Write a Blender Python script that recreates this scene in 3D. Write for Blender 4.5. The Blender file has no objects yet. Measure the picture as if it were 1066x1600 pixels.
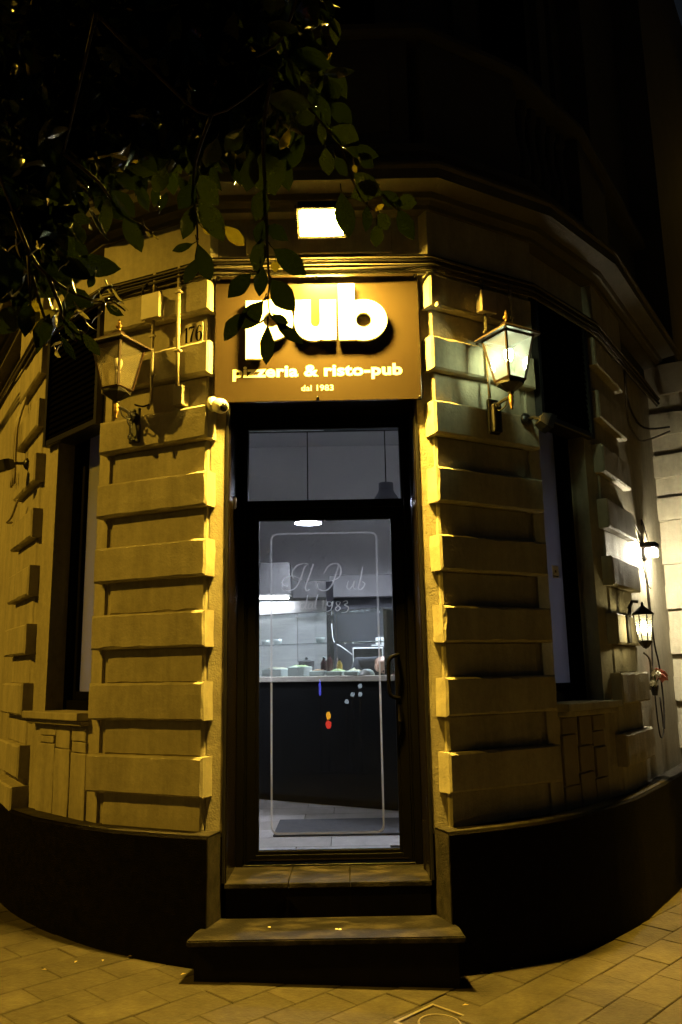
import bpy, bmesh, math, random
from mathutils import Vector, Matrix, noise
random.seed(7)
SC = bpy.context.scene
COL = SC.collection
rad = math.radians

# ------------------------------------------------------------------ camera
CAM_P = Vector((0.118, -5.030, 1.5)); PITCH, YAW, ROLL, FPX = rad(11.13), rad(-0.16), rad(-1.03), 1266.6
cam = bpy.data.cameras.new('camera'); cam.sensor_fit = 'VERTICAL'; cam.sensor_height = 24.0
cam.lens = FPX / 1600 * 24.0; cam.clip_start = 0.05; cam.clip_end = 400
cam_o = bpy.data.objects.new('camera', cam); COL.objects.link(cam_o)
def _axis(x, y, z):
    cr, sr = math.cos(ROLL), math.sin(ROLL); x, y = x * cr - y * sr, x * sr + y * cr      # roll
    F, U = -z, y
    cp, sp = math.cos(PITCH), math.sin(PITCH); yy, zz = F * cp - U * sp, F * sp + U * cp
    cy, sy = math.cos(YAW), math.sin(YAW)
    return Vector((x * cy + yy * sy, -x * sy + yy * cy, zz))
R3 = Matrix((_axis(1, 0, 0), _axis(0, 1, 0), _axis(0, 0, 1))).transposed()
cam_o.matrix_world = Matrix.Translation(CAM_P) @ R3.to_4x4()
SC.camera = cam_o

# ------------------------------------------------------------------ night sky, exposure
W = bpy.data.worlds.new('World'); SC.world = W; W.use_nodes = True
nt = W.node_tree; bg = nt.nodes['Background']
sky = nt.nodes.new('ShaderNodeTexSky'); sky.sky_type = 'NISHITA'; sky.sun_disc = False
sky.sun_elevation = rad(14.0); sky.sun_rotation = rad(0)
nt.links.new(sky.outputs[0], bg.inputs[0]); bg.inputs[1].default_value = 0.0022
SC.view_settings.view_transform = 'Standard'; SC.view_settings.look = 'None'
SC.view_settings.exposure = 0.0; SC.view_settings.gamma = 1.0
try: SC.view_settings.use_curve_mapping = False
except Exception: pass

# light levels (watts or W/m2), of real lamps and of added unseen ones
E_STREET, E_FLOOD, E_LANTERN, E_PEND, E_HOOD, E_FARFLOOD, E_FARLANT, E_STREET2 = 4150.0, 6600.0, 150.0, 430.0, 40.0, 1500.0, 150.0, 13500.0
C_STREET, C_FLOOD, C_LANTERN = (1.0, 0.58, 0.045), (1.0, 0.63, 0.08), (0.86, 1.0, 0.62)

# ------------------------------------------------------------------ materials
def mat(name, c1, c2=None, rough=0.6, scale=6.0, bump=0.0, bscale=60.0, metal=0.0, spec=0.5, thr=(0.35, 0.65), streak=None):
    m = bpy.data.materials.new(name); m.use_nodes = True
    n, l = m.node_tree.nodes, m.node_tree.links
    b = n['Principled BSDF']; b.inputs['Roughness'].default_value = rough; b.inputs['Metallic'].default_value = metal
    b.inputs['Specular IOR Level'].default_value = spec
    b.inputs['Base Color'].default_value = (*c1, 1)
    geo = n.new('ShaderNodeNewGeometry')
    if c2:
        mp = n.new('ShaderNodeMapping'); mp.inputs['Scale'].default_value = streak or (1, 1, 1)
        l.new(geo.outputs['Position'], mp.inputs[0])
        t = n.new('ShaderNodeTexNoise'); t.inputs['Scale'].default_value = scale; t.inputs['Detail'].default_value = 6
        t.inputs['Roughness'].default_value = 0.62
        l.new(mp.outputs[0], t.inputs['Vector'])
        r = n.new('ShaderNodeValToRGB'); r.color_ramp.elements[0].position = thr[0]; r.color_ramp.elements[1].position = thr[1]
        r.color_ramp.elements[0].color = (*c1, 1); r.color_ramp.elements[1].color = (*c2, 1)
        l.new(t.outputs[0], r.inputs[0]); l.new(r.outputs[0], b.inputs['Base Color'])
    if bump:
        t2 = n.new('ShaderNodeTexNoise'); t2.inputs['Scale'].default_value = bscale; t2.inputs['Detail'].default_value = 5
        l.new(geo.outputs['Position'], t2.inputs['Vector'])
        bp = n.new('ShaderNodeBump'); bp.inputs['Strength'].default_value = bump; bp.inputs['Distance'].default_value = 0.01
        l.new(t2.outputs[0], bp.inputs['Height']); l.new(bp.outputs[0], b.inputs['Normal'])
    return m
def emit(name, col, strength):
    m = bpy.data.materials.new(name); m.use_nodes = True; n = m.node_tree.nodes
    b = n['Principled BSDF']; b.inputs['Base Color'].default_value = (0.6, 0.6, 0.6, 1)
    b.inputs['Emission Color'].default_value = (*col, 1); b.inputs['Emission Strength'].default_value = strength
    return m
def glass(name, tint=(1, 1, 1), ior=1.5, rough=0.0, haze=0.0, hazecol=(0.8, 0.8, 0.8), trl=0.5):
    m = bpy.data.materials.new(name); m.use_nodes = True; n, l = m.node_tree.nodes, m.node_tree.links
    n.remove(n['Principled BSDF']); out = n['Material Output']
    tr = n.new('ShaderNodeBsdfTransparent'); tr.inputs[0].default_value = (*tint, 1)
    gl = n.new('ShaderNodeBsdfGlossy'); gl.inputs['Roughness'].default_value = rough
    fr = n.new('ShaderNodeFresnel'); fr.inputs[0].default_value = ior
    mx = n.new('ShaderNodeMixShader'); base = tr
    if haze:
        df = n.new('ShaderNodeBsdfDiffuse'); df.inputs[0].default_value = (*hazecol, 1)
        tl = n.new('ShaderNodeBsdfTranslucent'); tl.inputs[0].default_value = (*hazecol, 1)
        m1 = n.new('ShaderNodeMixShader'); m1.inputs[0].default_value = trl; l.new(df.outputs[0], m1.inputs[1]); l.new(tl.outputs[0], m1.inputs[2])
        m2 = n.new('ShaderNodeMixShader'); m2.inputs[0].default_value = haze; l.new(tr.outputs[0], m2.inputs[1]); l.new(m1.outputs[0], m2.inputs[2]); base = m2
    l.new(fr.outputs[0], mx.inputs[0]); l.new(base.outputs[0], mx.inputs[1]); l.new(gl.outputs[0], mx.inputs[2])
    l.new(mx.outputs[0], out.inputs[0]); return m

def stain(m, amt, sc=2.2):
    n, l = m.node_tree.nodes, m.node_tree.links; b = n['Principled BSDF']; geo = n['Geometry']
    src = b.inputs['Base Color'].links[0].from_socket
    mp = n.new('ShaderNodeMapping'); mp.inputs['Scale'].default_value = (3.2, 3.2, 0.55); l.new(geo.outputs['Position'], mp.inputs[0])
    t = n.new('ShaderNodeTexNoise'); t.inputs['Scale'].default_value = sc; t.inputs['Detail'].default_value = 8; t.inputs['Roughness'].default_value = 0.7; l.new(mp.outputs[0], t.inputs['Vector'])
    t2 = n.new('ShaderNodeTexNoise'); t2.inputs['Scale'].default_value = 26; t2.inputs['Detail'].default_value = 4; l.new(geo.outputs['Position'], t2.inputs['Vector'])
    ad = n.new('ShaderNodeMath'); ad.operation = 'MULTIPLY_ADD'; ad.inputs[1].default_value = 0.35; l.new(t2.outputs[0], ad.inputs[0]); l.new(t.outputs[0], ad.inputs[2])
    mr = n.new('ShaderNodeMapRange'); mr.inputs[1].default_value = 0.52; mr.inputs[2].default_value = 0.92; mr.inputs[3].default_value = 1.0; mr.inputs[4].default_value = 1.0 - amt; l.new(ad.outputs[0], mr.inputs[0])
    mx = n.new('ShaderNodeMix'); mx.data_type = 'RGBA'; mx.blend_type = 'MULTIPLY'; mx.inputs[0].default_value = 1.0; l.new(src, mx.inputs[6]); l.new(mr.outputs[0], mx.inputs[7]); l.new(mx.outputs[2], b.inputs['Base Color'])
M = {}
CREAM = (0.335, 0.297, 0.203)
M['plaster'] = mat('cream_painted_plaster', CREAM, (0.29, 0.252, 0.17), 0.75, 3.5, 0.25, 70, thr=(0.38, 0.72))
M['rough_plaster'] = mat('rough_cream_plaster', CREAM, (0.255, 0.218, 0.143), 0.85, 9, 0.4, 95)
stain(M['plaster'], 0.42); stain(M['rough_plaster'], 0.35)
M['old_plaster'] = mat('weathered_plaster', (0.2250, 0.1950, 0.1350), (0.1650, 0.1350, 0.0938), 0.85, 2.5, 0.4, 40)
M['cornice'] = mat('weathered_shaded_cornice_stone', (0.0750, 0.0653, 0.0465), (0.0488, 0.0420, 0.0315), 0.85, 2.5, 0.4, 40)  # weathered stone, cut darker still so its colour stands in for shade
M['shaded_plaster'] = mat('shade_darkened_plaster', (0.0450, 0.0420, 0.0375), (0.0315, 0.0292, 0.0263), 0.85, 2.0, 0.3, 40)  # night shade on the upper walls is put into this darkened plaster colour
M['black_paint'] = mat('black_grained_paint', (0.0028, 0.0023, 0.0018), (0.0070, 0.0056, 0.0038), 0.6, 20, 1.0, 160, spec=0.02)
M['black_stone'] = mat('black_polished_stone', (0.0056, 0.0049, 0.0042), (0.0084, 0.0070, 0.0056), 0.35, 14, 0.05, 90, spec=0.05)
M['tread'] = mat('worn_dark_stone', (0.0067, 0.0056, 0.0045), (0.0465, 0.0390, 0.0285), 0.6, 5, 0.5, 110, thr=(0.46, 0.66), spec=0.15, streak=(1.2, 2.0, 1))
M['jamb'] = mat('brown_marble', (0.0031, 0.0021, 0.0014), (0.0077, 0.0048, 0.0028), 0.22, 9, 0.03, 60, streak=(1, 1, 0.25))
M['black_metal'] = mat('black_metal', (0.0070, 0.0063, 0.0063), (0.0112, 0.0098, 0.0084), 0.38, 12, 0.05, 200, spec=0.4)
M['frame'] = mat('black_bronze_aluminium', (0.0013, 0.0010, 0.0009), (0.0021, 0.0017, 0.0013), 0.6, 6, 0.0, spec=0.05)
M['copper'] = mat('tarnished_copper', (0.022, 0.009, 0.004), (0.012, 0.006, 0.003), 0.5, 18, 0.1, 120, metal=0.1, spec=0.3)
M['brass'] = mat('brass', (0.16, 0.095, 0.025), (0.09, 0.05, 0.016), 0.45, 20, 0.0, metal=0.7)
M['board'] = mat('bronze_sign_panel', (0.0218, 0.0150, 0.0079), (0.0248, 0.0173, 0.0090), 0.25, 2, 0.0, spec=0.35)
M['white'] = mat('white_letter_face', (0.80, 0.78, 0.72), None, 0.4)
M['letter_side'] = mat('dark_letter_side', (0.03, 0.022, 0.015), None, 0.5)
M['print'] = mat('cream_print', (0.74, 0.68, 0.55), None, 0.5)
M['slab'] = mat('grey_paving_stone', (0.0450, 0.0375, 0.0225), (0.0660, 0.0555, 0.0345), 0.78, 5, 0.5, 55, spec=0.12)
M['slab2'] = mat('paler_paving_stone', (0.0510, 0.0428, 0.0263), (0.0705, 0.0592, 0.0375), 0.8, 6, 0.5, 55, spec=0.12)
M['slab3'] = mat('darker_paving_stone', (0.0398, 0.0330, 0.0203), (0.0585, 0.0495, 0.0307), 0.75, 6, 0.5, 55, spec=0.12)
[stain(M[k], 0.45, 1.6) for k in ('slab', 'slab2', 'slab3')]
M['dust'] = mat('lit_dusty_plinth', (0.0150, 0.0128, 0.0090), (0.0413, 0.0345, 0.0248), 0.8, 14, 0.6, 120, spec=0.15)  # dust tone, made paler to paint lamplight on ledge and ends
M['joint'] = mat('sandy_joint_bed', (0.0713, 0.0615, 0.0450), (0.0375, 0.0323, 0.0248), 0.9, 5)
M['asphalt'] = mat('street_asphalt', (0.0195, 0.0195, 0.0195), (0.0255, 0.0248, 0.0240), 0.85, 8, 0.5, 80)
M['iron'] = mat('cast_iron_cover', (0.10, 0.085, 0.065), (0.16, 0.14, 0.11), 0.6, 10, 0.4, 60)
M['cable'] = mat('dark_cable', (0.0165, 0.0135, 0.0097), (0.0270, 0.0225, 0.0173), 0.6, 20, spec=0.1)
M['pale_cable'] = mat('painted_cable', (0.1050, 0.0900, 0.0600), (0.0750, 0.0638, 0.0450), 0.6, 20, spec=0.1)
M['conduit'] = mat('painted_conduit', (0.2850, 0.2475, 0.1650), (0.2400, 0.2025, 0.1425), 0.55, 15)
M['box'] = mat('painted_junction_box', (0.3150, 0.2775, 0.1950), (0.2700, 0.2325, 0.1650), 0.5, 10)
M['cam_white'] = mat('white_plastic', (0.72, 0.68, 0.58), None, 0.35)
M['shutter'] = mat('dark_roller_slat', (0.0015, 0.0014, 0.0013), (0.0021, 0.0018, 0.0017), 0.9, 10, spec=0.0)
M['plate'] = mat('stone_number_plate', (0.27, 0.24, 0.165), (0.235, 0.205, 0.142), 0.5, 9)
M['ink'] = mat('black_numeral', (0.008, 0.007, 0.006), None, 0.9, spec=0.0)
M['int_wall'] = mat('pale_interior_wall', (0.52, 0.52, 0.54), (0.48, 0.48, 0.50), 0.8, 2)
M['int_dark'] = mat('slate_interior_wall', (0.075, 0.08, 0.10), (0.09, 0.095, 0.12), 0.6, 3)
M['int_ceiling'] = mat('interior_ceiling', (0.42, 0.42, 0.44), None, 0.85)
M['beam'] = mat('grey_boxed_beam', (0.20, 0.20, 0.215), (0.23, 0.23, 0.245), 0.7, 3)
M['steel'] = mat('brushed_steel', (0.62, 0.63, 0.65), (0.52, 0.53, 0.55), 0.32, 4, 0.0, metal=0.85, streak=(1, 1, 9))
M['hood'] = mat('grey_hood_metal', (0.028, 0.028, 0.030), (0.038, 0.038, 0.040), 0.5, 3, spec=0.25)
M['counter'] = mat('dark_counter_front', (0.005, 0.0055, 0.006), (0.007, 0.0075, 0.008), 0.6, 4, spec=0.06)
M['counter_top'] = mat('pale_worktop', (0.50, 0.47, 0.42), (0.44, 0.41, 0.36), 0.35, 9)
M['tile'] = mat('grey_floor_tile', (0.19, 0.175, 0.168), (0.27, 0.25, 0.24), 0.42, 5, 0.05, 30, streak=(2.5, 1, 1))
M['tile2'] = mat('brown_grey_floor_tile', (0.16, 0.145, 0.132), (0.22, 0.20, 0.185), 0.42, 6, 0.05, 30, streak=(2.5, 1, 1))
M['mat'] = mat('charcoal_doormat', (0.022, 0.024, 0.03), (0.04, 0.042, 0.05), 0.95, 30, 0.8, 300)
M['skin'] = mat('skin', (0.50, 0.30, 0.23), (0.46, 0.26, 0.20), 0.5, 12)
M['cloth'] = mat('dark_navy_cloth', (0.020, 0.022, 0.032), (0.03, 0.032, 0.045), 0.9, 14)
M['trousers'] = mat('black_trousers', (0.012, 0.012, 0.014), None, 0.9)
M['hair'] = mat('short_dark_hair', (0.02, 0.015, 0.012), None, 0.7)
M['lettuce'] = mat('shredded_lettuce', (0.30, 0.42, 0.12), (0.55, 0.58, 0.30), 0.6, 60)
M['meat'] = mat('cooked_meat', (0.32, 0.15, 0.07), (0.45, 0.25, 0.12), 0.5, 40)
M['cheese'] = mat('grated_cheese', (0.72, 0.66, 0.48), (0.60, 0.5, 0.3), 0.6, 70)
M['tub'] = mat('white_food_tub', (0.62, 0.64, 0.64), None, 0.35)
M['sauce_dark'] = mat('dark_red_bottle', (0.07, 0.012, 0.02), None, 0.25)
M['sauce_yellow'] = mat('yellow_bottle', (0.55, 0.36, 0.06), None, 0.35)
M['screen'] = mat('black_screen', (0.008, 0.008, 0.01), None, 0.15)
M['bark'] = mat('grey_brown_bark', (0.10, 0.08, 0.055), (0.055, 0.042, 0.03), 0.85, 14, 0.6, 60, streak=(1, 1, 0.3), spec=0.1)
M['twig'] = mat('green_brown_twig', (0.035, 0.022, 0.012), (0.02, 0.015, 0.008), 0.75, 30, spec=0.12)
M['petal'] = mat('pink_petal', (0.70, 0.28, 0.22), (0.62, 0.20, 0.16), 0.6, 40)
M['petal2'] = mat('ivory_petal', (0.66, 0.60, 0.45), None, 0.6)
M['stem'] = mat('green_stem', (0.06, 0.10, 0.03), None, 0.6)
M['door_glass'] = glass('door_glass', (0.93, 0.94, 0.95), 1.5)
M['case_glass'] = glass('display_glass', (0.94, 0.975, 0.97), 1.5, 0.0, 0.02, (0.7, 0.8, 0.8))
M['etch2'] = glass('etched_script_frost', (0.9, 0.9, 0.9), 1.4, 0.4, 0.6, (0.97, 0.97, 1.0), 0.9)
M['etch'] = glass('etched_frost', (0.9, 0.9, 0.9), 1.4, 0.4, 0.34, (0.95, 0.95, 0.97), 0.92)
M['frost_lit'] = glass('frosted_lantern_glass', (0.95, 1.0, 0.95), 1.45, 0.15, 0.09, (0.9, 0.92, 0.85), 0.7)
M['dusty'] = glass('dusty_lantern_glass', (0.80, 0.77, 0.70), 1.45, 0.05, 0.13, (0.55, 0.5, 0.38), 0.5)
M['film'] = glass('window_film', (0.6, 0.6, 0.65), 1.45, 0.1, 0.95, (0.36, 0.36, 0.41), 0.55)
def leafmat(name, c, tl, rough):
    m = mat(name, c, tuple(v * 0.6 for v in c), rough, 30, 0.10, 90, spec=0.25); n, l = m.node_tree.nodes, m.node_tree.links
    t = n.new('ShaderNodeBsdfTranslucent'); t.inputs[0].default_value = (*tl, 1)
    mx = n.new('ShaderNodeMixShader'); mx.inputs[0].default_value = 0.17
    l.new(n['Principled BSDF'].outputs[0], mx.inputs[1]); l.new(t.outputs[0], mx.inputs[2]); l.new(mx.outputs[0], n['Material Output'].inputs[0])
    return m
M['leaf'] = leafmat('dark_green_leaf', (0.0037, 0.0086, 0.0023), (0.0053, 0.0090, 0.0008), 0.13)
M['leaf2'] = leafmat('mid_green_leaf', (0.0060, 0.0120, 0.0030), (0.0105, 0.0158, 0.0015), 0.15)
M['leaf3'] = leafmat('young_yellow_green_leaf', (0.0525, 0.0488, 0.0090), (0.1875, 0.1575, 0.0150), 0.28)
M['bud'] = leafmat('pale_young_leaf', (0.3150, 0.2700, 0.1500), (0.2250, 0.2025, 0.0750), 0.3)
M['dryleaf'] = mat('dry_leaf', (0.30, 0.21, 0.09), (0.42, 0.33, 0.17), 0.7, 20)
M['em_flood'] = emit('floodlight_lens', C_FLOOD, E_FLOOD)
M['em_bulb'] = emit('lantern_bulb', C_LANTERN, E_LANTERN)
M['em_pend'] = emit('pendant_diffuser', (0.86, 0.90, 1.0), E_PEND)
M['em_hood'] = emit('hood_light_tube', (0.95, 0.97, 1.0), E_HOOD)
M['em_far'] = emit('bulkhead_lens', (1.0, 0.90, 0.66), E_FARFLOOD)
M['em_farl'] = emit('small_lantern_bulb', (1.0, 0.80, 0.40), E_FARLANT)
M['em_blue'] = emit('blue_tube', (0.10, 0.12, 1.0), 9.0)
M['em_red'] = emit('red_lens', (1.0, 0.05, 0.03), 9.0)
M['em_amber'] = emit('amber_lens', (1.0, 0.45, 0.02), 12.0)
M['em_white'] = emit('white_bulb', (0.66, 0.84, 1.0), 4.5)

# ------------------------------------------------------------------ building blocks
OFF = {}                                    # world offset of every thing, for its parts
def bmn(): return bmesh.new()
def link(name, me, m, parent=None, smooth=False):
    if m is not None: me.materials.append(m)
    if smooth:
        for p in me.polygons: p.use_smooth = True
    o = bpy.data.objects.new(name, me); COL.objects.link(o)
    if parent is not None: o.parent = parent; OFF[o] = OFF[parent]
    return o
def obj(name, bm, m, parent=None, smooth=False, recalc=True):
    if recalc: bmesh.ops.recalc_face_normals(bm, faces=bm.faces)
    if parent is not None: bmesh.ops.translate(bm, verts=bm.verts, vec=-OFF[parent])
    me = bpy.data.meshes.new(name); bm.to_mesh(me); bm.free()
    return link(name, me, m, parent, smooth)
def thing(name, label, cat, loc=(0, 0, 0), group=None):
    o = bpy.data.objects.new(name, None); COL.objects.link(o); o.location = loc; OFF[o] = Vector(loc); o.empty_display_size = 0.1
    o['label'] = label; o['category'] = cat
    if group: o['group'] = group
    return o
def tag(o, label, cat, group=None):
    o['label'] = label; o['category'] = cat
    if group: o['group'] = group
    return o
def struct(o): o['kind'] = 'structure'; return o

class Fr:                                   # a wall frame: s along the wall, d outward, z up
    def __init__(f, p, t, n): f.p, f.t, f.n = Vector((*p, 0)), Vector((*t, 0)).normalized(), Vector((*n, 0)).normalized()
    def __call__(f, s, d, z): return f.p + f.t * s + f.n * d + Vector((0, 0, z))
def frame_ang(p, deg, side):                # side -1 left, +1 right
    a = rad(deg); return Fr(p, (side * math.cos(a), math.sin(a)), (side * math.sin(a), -math.cos(a)))
def frame_pts(a, b):
    t = Vector((b[0] - a[0], b[1] - a[1])); n = Vector((t.y, -t.x))
    if n.y > 0: n = -n
    return Fr(a, t, n), t.length
IDF = Fr((0, 0), (1, 0), (0, -1))           # s = x, d = -y

def hexa(bm, c):                            # 8 corners, 0-3 bottom ring, 4-7 top ring
    v = [bm.verts.new(p) for p in c]
    for f in ((0, 3, 2, 1), (4, 5, 6, 7), (0, 1, 5, 4), (1, 2, 6, 5), (2, 3, 7, 6), (3, 0, 4, 7)): bm.faces.new([v[i] for i in f])
    return v
def fbox(bm, F, s0, s1, d0, d1, z0, z1, bev=0.0, seg=1):
    v = hexa(bm, [F(s0, d0, z0), F(s1, d0, z0), F(s1, d1, z0), F(s0, d1, z0), F(s0, d0, z1), F(s1, d0, z1), F(s1, d1, z1), F(s0, d1, z1)])
    if bev:
        es = {e for x in v for e in x.link_edges}
        bmesh.ops.bevel(bm, geom=list(es), offset=bev, segments=seg, affect='EDGES', profile=0.6)
def box(bm, x0, x1, y0, y1, z0, z1, bev=0.0, seg=1): fbox(bm, IDF, x0, x1, -y1, -y0, z0, z1, bev, seg)
def prism(bm, poly, z0, z1):
    a = [bm.verts.new((x, y, z0)) for x, y in poly]; b = [bm.verts.new((x, y, z1)) for x, y in poly]
    n = len(poly); bm.faces.new(a[::-1]); bm.faces.new(b)
    for i in range(n): bm.faces.new((a[i], a[(i + 1) % n], b[(i + 1) % n], b[i]))
def tube(bm, pts, r, n=6, caps=True):
    pts = [Vector(p) for p in pts]; rs = r if isinstance(r, (list, tuple)) else [r] * len(pts)
    rings, up = [], Vector((0.13, 0.21, 1)).normalized()
    for i, p in enumerate(pts):
        d = (pts[min(i + 1, len(pts) - 1)] - pts[max(i - 1, 0)])
        d = d.normalized() if d.length > 1e-9 else Vector((0, 0, 1))
        a = d.cross(up)
        if a.length < 0.05: a = d.cross(Vector((1, 0, 0)))
        a.normalize(); b = d.cross(a)
        rings.append([bm.verts.new(p + (a * math.cos(k * 2 * math.pi / n) + b * math.sin(k * 2 * math.pi / n)) * rs[i]) for k in range(n)])
    for i in range(len(rings) - 1):
        for k in range(n): bm.faces.new((rings[i][k], rings[i][(k + 1) % n], rings[i + 1][(k + 1) % n], rings[i + 1][k]))
    if caps: bm.faces.new(rings[0][::-1]); bm.faces.new(rings[-1])
def lathe(bm, prof, n, c, axis=None):       # prof: (radius, height)
    q = Matrix.Identity(3) if axis is None else Vector((0, 0, 1)).rotation_difference(Vector(axis)).to_matrix()
    rings = []
    for r, h in prof:
        if r < 1e-6: rings.append([bm.verts.new(Vector(c) + q @ Vector((0, 0, h)))])
        else: rings.append([bm.verts.new(Vector(c) + q @ Vector((r * math.cos(k * 2 * math.pi / n), r * math.sin(k * 2 * math.pi / n), h))) for k in range(n)])
    for a, b in zip(rings, rings[1:]):
        for k in range(n):
            f = [a[k % len(a)], a[(k + 1) % len(a)], b[(k + 1) % len(b)], b[k % len(b)]]
            u = []
            for x in f:
                if x not in u: u.append(x)
            if len(u) > 2: bm.faces.new(u)
    for r in (rings[0], rings[-1]):
        if len(r) > 2:
            try: bm.faces.new(r)
            except ValueError: pass
def smoothpath(pts, k=4, closed=False):     # Catmull-Rom
    P = [Vector(p) for p in pts]; out = []
    for i in range(len(P) - 1):
        p0, p1, p2, p3 = P[max(i - 1, 0)], P[i], P[i + 1], P[min(i + 2, len(P) - 1)]
        for j in range(k):
            t = j / k
            out.append(0.5 * ((2 * p1) + (p2 - p0) * t + (2 * p0 - 5 * p1 + 4 * p2 - p3) * t * t + (3 * p1 - p0 - 3 * p2 + p3) * t ** 3))
    out.append(P[-1]); return out
def offset_line(K, off):                    # mitred offset of a plan polyline, outward = towards the street
    N = []
    for a, b in zip(K, K[1:]):
        t = Vector((b[0] - a[0], b[1] - a[1])).normalized(); N.append(Vector((t.y, -t.x)))
    out = []
    for i, p in enumerate(K):
        n = N[0] if i == 0 else N[-1] if i == len(K) - 1 else (N[i - 1] + N[i]) / (1 + N[i - 1].dot(N[i]))
        out.append(Vector((p[0], p[1])) + n * off)
    return out
def sweep(bm, K, prof):                     # closed profile (off, z) along plan polyline K
    rings = [[bm.verts.new((*offset_line(K, o)[i], z)) for o, z in prof] for i in range(len(K))]
    m = len(prof)
    for a, b in zip(rings, rings[1:]):
        for k in range(m): bm.faces.new((a[k], a[(k + 1) % m], b[(k + 1) % m], b[k]))
    bm.faces.new(rings[0]); bm.faces.new(rings[-1][::-1])
def block(bm, F, s0, s1, d0, d1, z0, z1, wear=0.0026, bev=0.011, sd=0, chip=0.010):   # a plastered stone with worn arrises
    ns = max(2, int(abs(s1 - s0) / 0.06))
    nz = 3
    S = [s0 + (s1 - s0) * i / ns for i in range(ns + 1)]; Z = [z0 + (z1 - z0) * i / nz for i in range(nz + 1)]
    # front grid, ring for the bevel, ring at the back
    def jit(p): return p + F.n * (noise.noise(p * 9 + Vector((sd, 0, 0))) * wear) + Vector((0, 0, noise.noise(p * 11 + Vector((3, sd, 0))) * wear))
    g = {}
    for i, s in enumerate(S):
        for k, z in enumerate(Z):
            bv = bev + max(0.0, noise.noise(Vector((s * 31 + sd, z * 31, sd * 1.7))) - 0.15) * chip * 2
            ss = min(max(s, s0 + bv), s1 - bv) if s1 > s0 else s; zz = min(max(z, z0 + bv), z1 - bv)
            g[i, k] = bm.verts.new(jit(F(ss, d1, zz)))
    for i in range(ns):
        for k in range(nz): bm.faces.new((g[i, k], g[i + 1, k], g[i + 1, k + 1], g[i, k + 1]))
    loop = [(i, 0) for i in range(ns)] + [(ns, k) for k in range(nz)] + [(i, nz) for i in range(ns, 0, -1)] + [(0, k) for k in range(nz, 0, -1)]
    def ringat(d):
        r = []
        for i, k in loop:
            p = F(S[i], d, Z[k]); q = p + (F.t * noise.noise(p * 27 + Vector((sd, 1, 1))) + Vector((0, 0, noise.noise(p * 25 + Vector((1, 1, sd)))))) * wear * 1.7
            r.append(bm.verts.new(q))
        return r
    r0 = [g[q] for q in loop]; r1 = ringat(d1 - bev); r2 = ringat(d0)
    for a, b in ((r0, r1), (r1, r2)):
        for j in range(len(loop)): bm.faces.new((a[j], b[j], b[(j + 1) % len(loop)], a[(j + 1) % len(loop)]))
    bm.faces.new(r2)
def text_bm(body, size, offset=0.0, extrude=0.0, space=1.0):
    cu = bpy.data.curves.new('lettering', 'FONT'); cu.body = body; cu.size = size; cu.offset = offset; cu.extrude = extrude; cu.space_character = space
    cu.resolution_u = 3; cu.align_x = 'CENTER'
    o = bpy.data.objects.new('lettering', cu); COL.objects.link(o); bpy.context.view_layer.update()
    me = bpy.data.meshes.new_from_object(o.evaluated_get(bpy.context.evaluated_depsgraph_get()))
    bpy.data.objects.remove(o); bm = bmesh.new(); bm.from_mesh(me); bpy.data.meshes.remove(me); return bm
def place(bm, origin, ex, ez, fit_w=None, fit_h=None):   # lay local x,y of a flat mesh on ex,ez ; normal = ex x ez
    xs = [v.co.x for v in bm.verts]; ys = [v.co.y for v in bm.verts]
    sx = fit_w / (max(xs) - min(xs)) if fit_w else 1; sy = fit_h / (max(ys) - min(ys)) if fit_h else sx
    cx = (max(xs) + min(xs)) / 2; cy = min(ys)
    ex, ez = Vector(ex), Vector(ez); en = ex.cross(ez)
    for v in bm.verts: v.co = Vector(origin) + ex * ((v.co.x - cx) * sx) + ez * ((v.co.y - cy) * sy) + en * v.co.z
def poly2d(outlines, extrude):              # 2D outline with holes -> solid mesh
    cu = bpy.data.curves.new('outline', 'CURVE'); cu.dimensions = '2D'; cu.fill_mode = 'BOTH'; cu.extrude = extrude
    for pts in outlines:
        sp = cu.splines.new('POLY'); sp.points.add(len(pts) - 1); sp.use_cyclic_u = True
        for q, (x, y) in zip(sp.points, pts): q.co = (x, y, 0, 1)
    o = bpy.data.objects.new('outline', cu); COL.objects.link(o); bpy.context.view_layer.update()
    me = bpy.data.meshes.new_from_object(o.evaluated_get(bpy.context.evaluated_depsgraph_get()))
    bpy.data.objects.remove(o); bm = bmesh.new(); bm.from_mesh(me); bpy.data.meshes.remove(me); return bm

# ================================================================== GROUND
SLOPE = -0.04
def gz(x): return SLOPE * x
bm = bmn(); g = [bm.verts.new((x, y, gz(max(-6, min(6, x))) - 0.16)) for x, y in ((-70, -70), (70, -70), (70, 70), (-70, 70))]
g2 = [bm.verts.new((x, y, gz(x) - 0.16)) for x, y in ((-6, -70), (6, -70), (6, 70), (-6, 70))]
bm.faces.new((g[0], g2[0], g2[3], g[3])); bm.faces.new(g2); bm.faces.new((g2[1], g[1], g[2], g2[2]))
struct(obj('street', bm, M['asphalt']))
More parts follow.
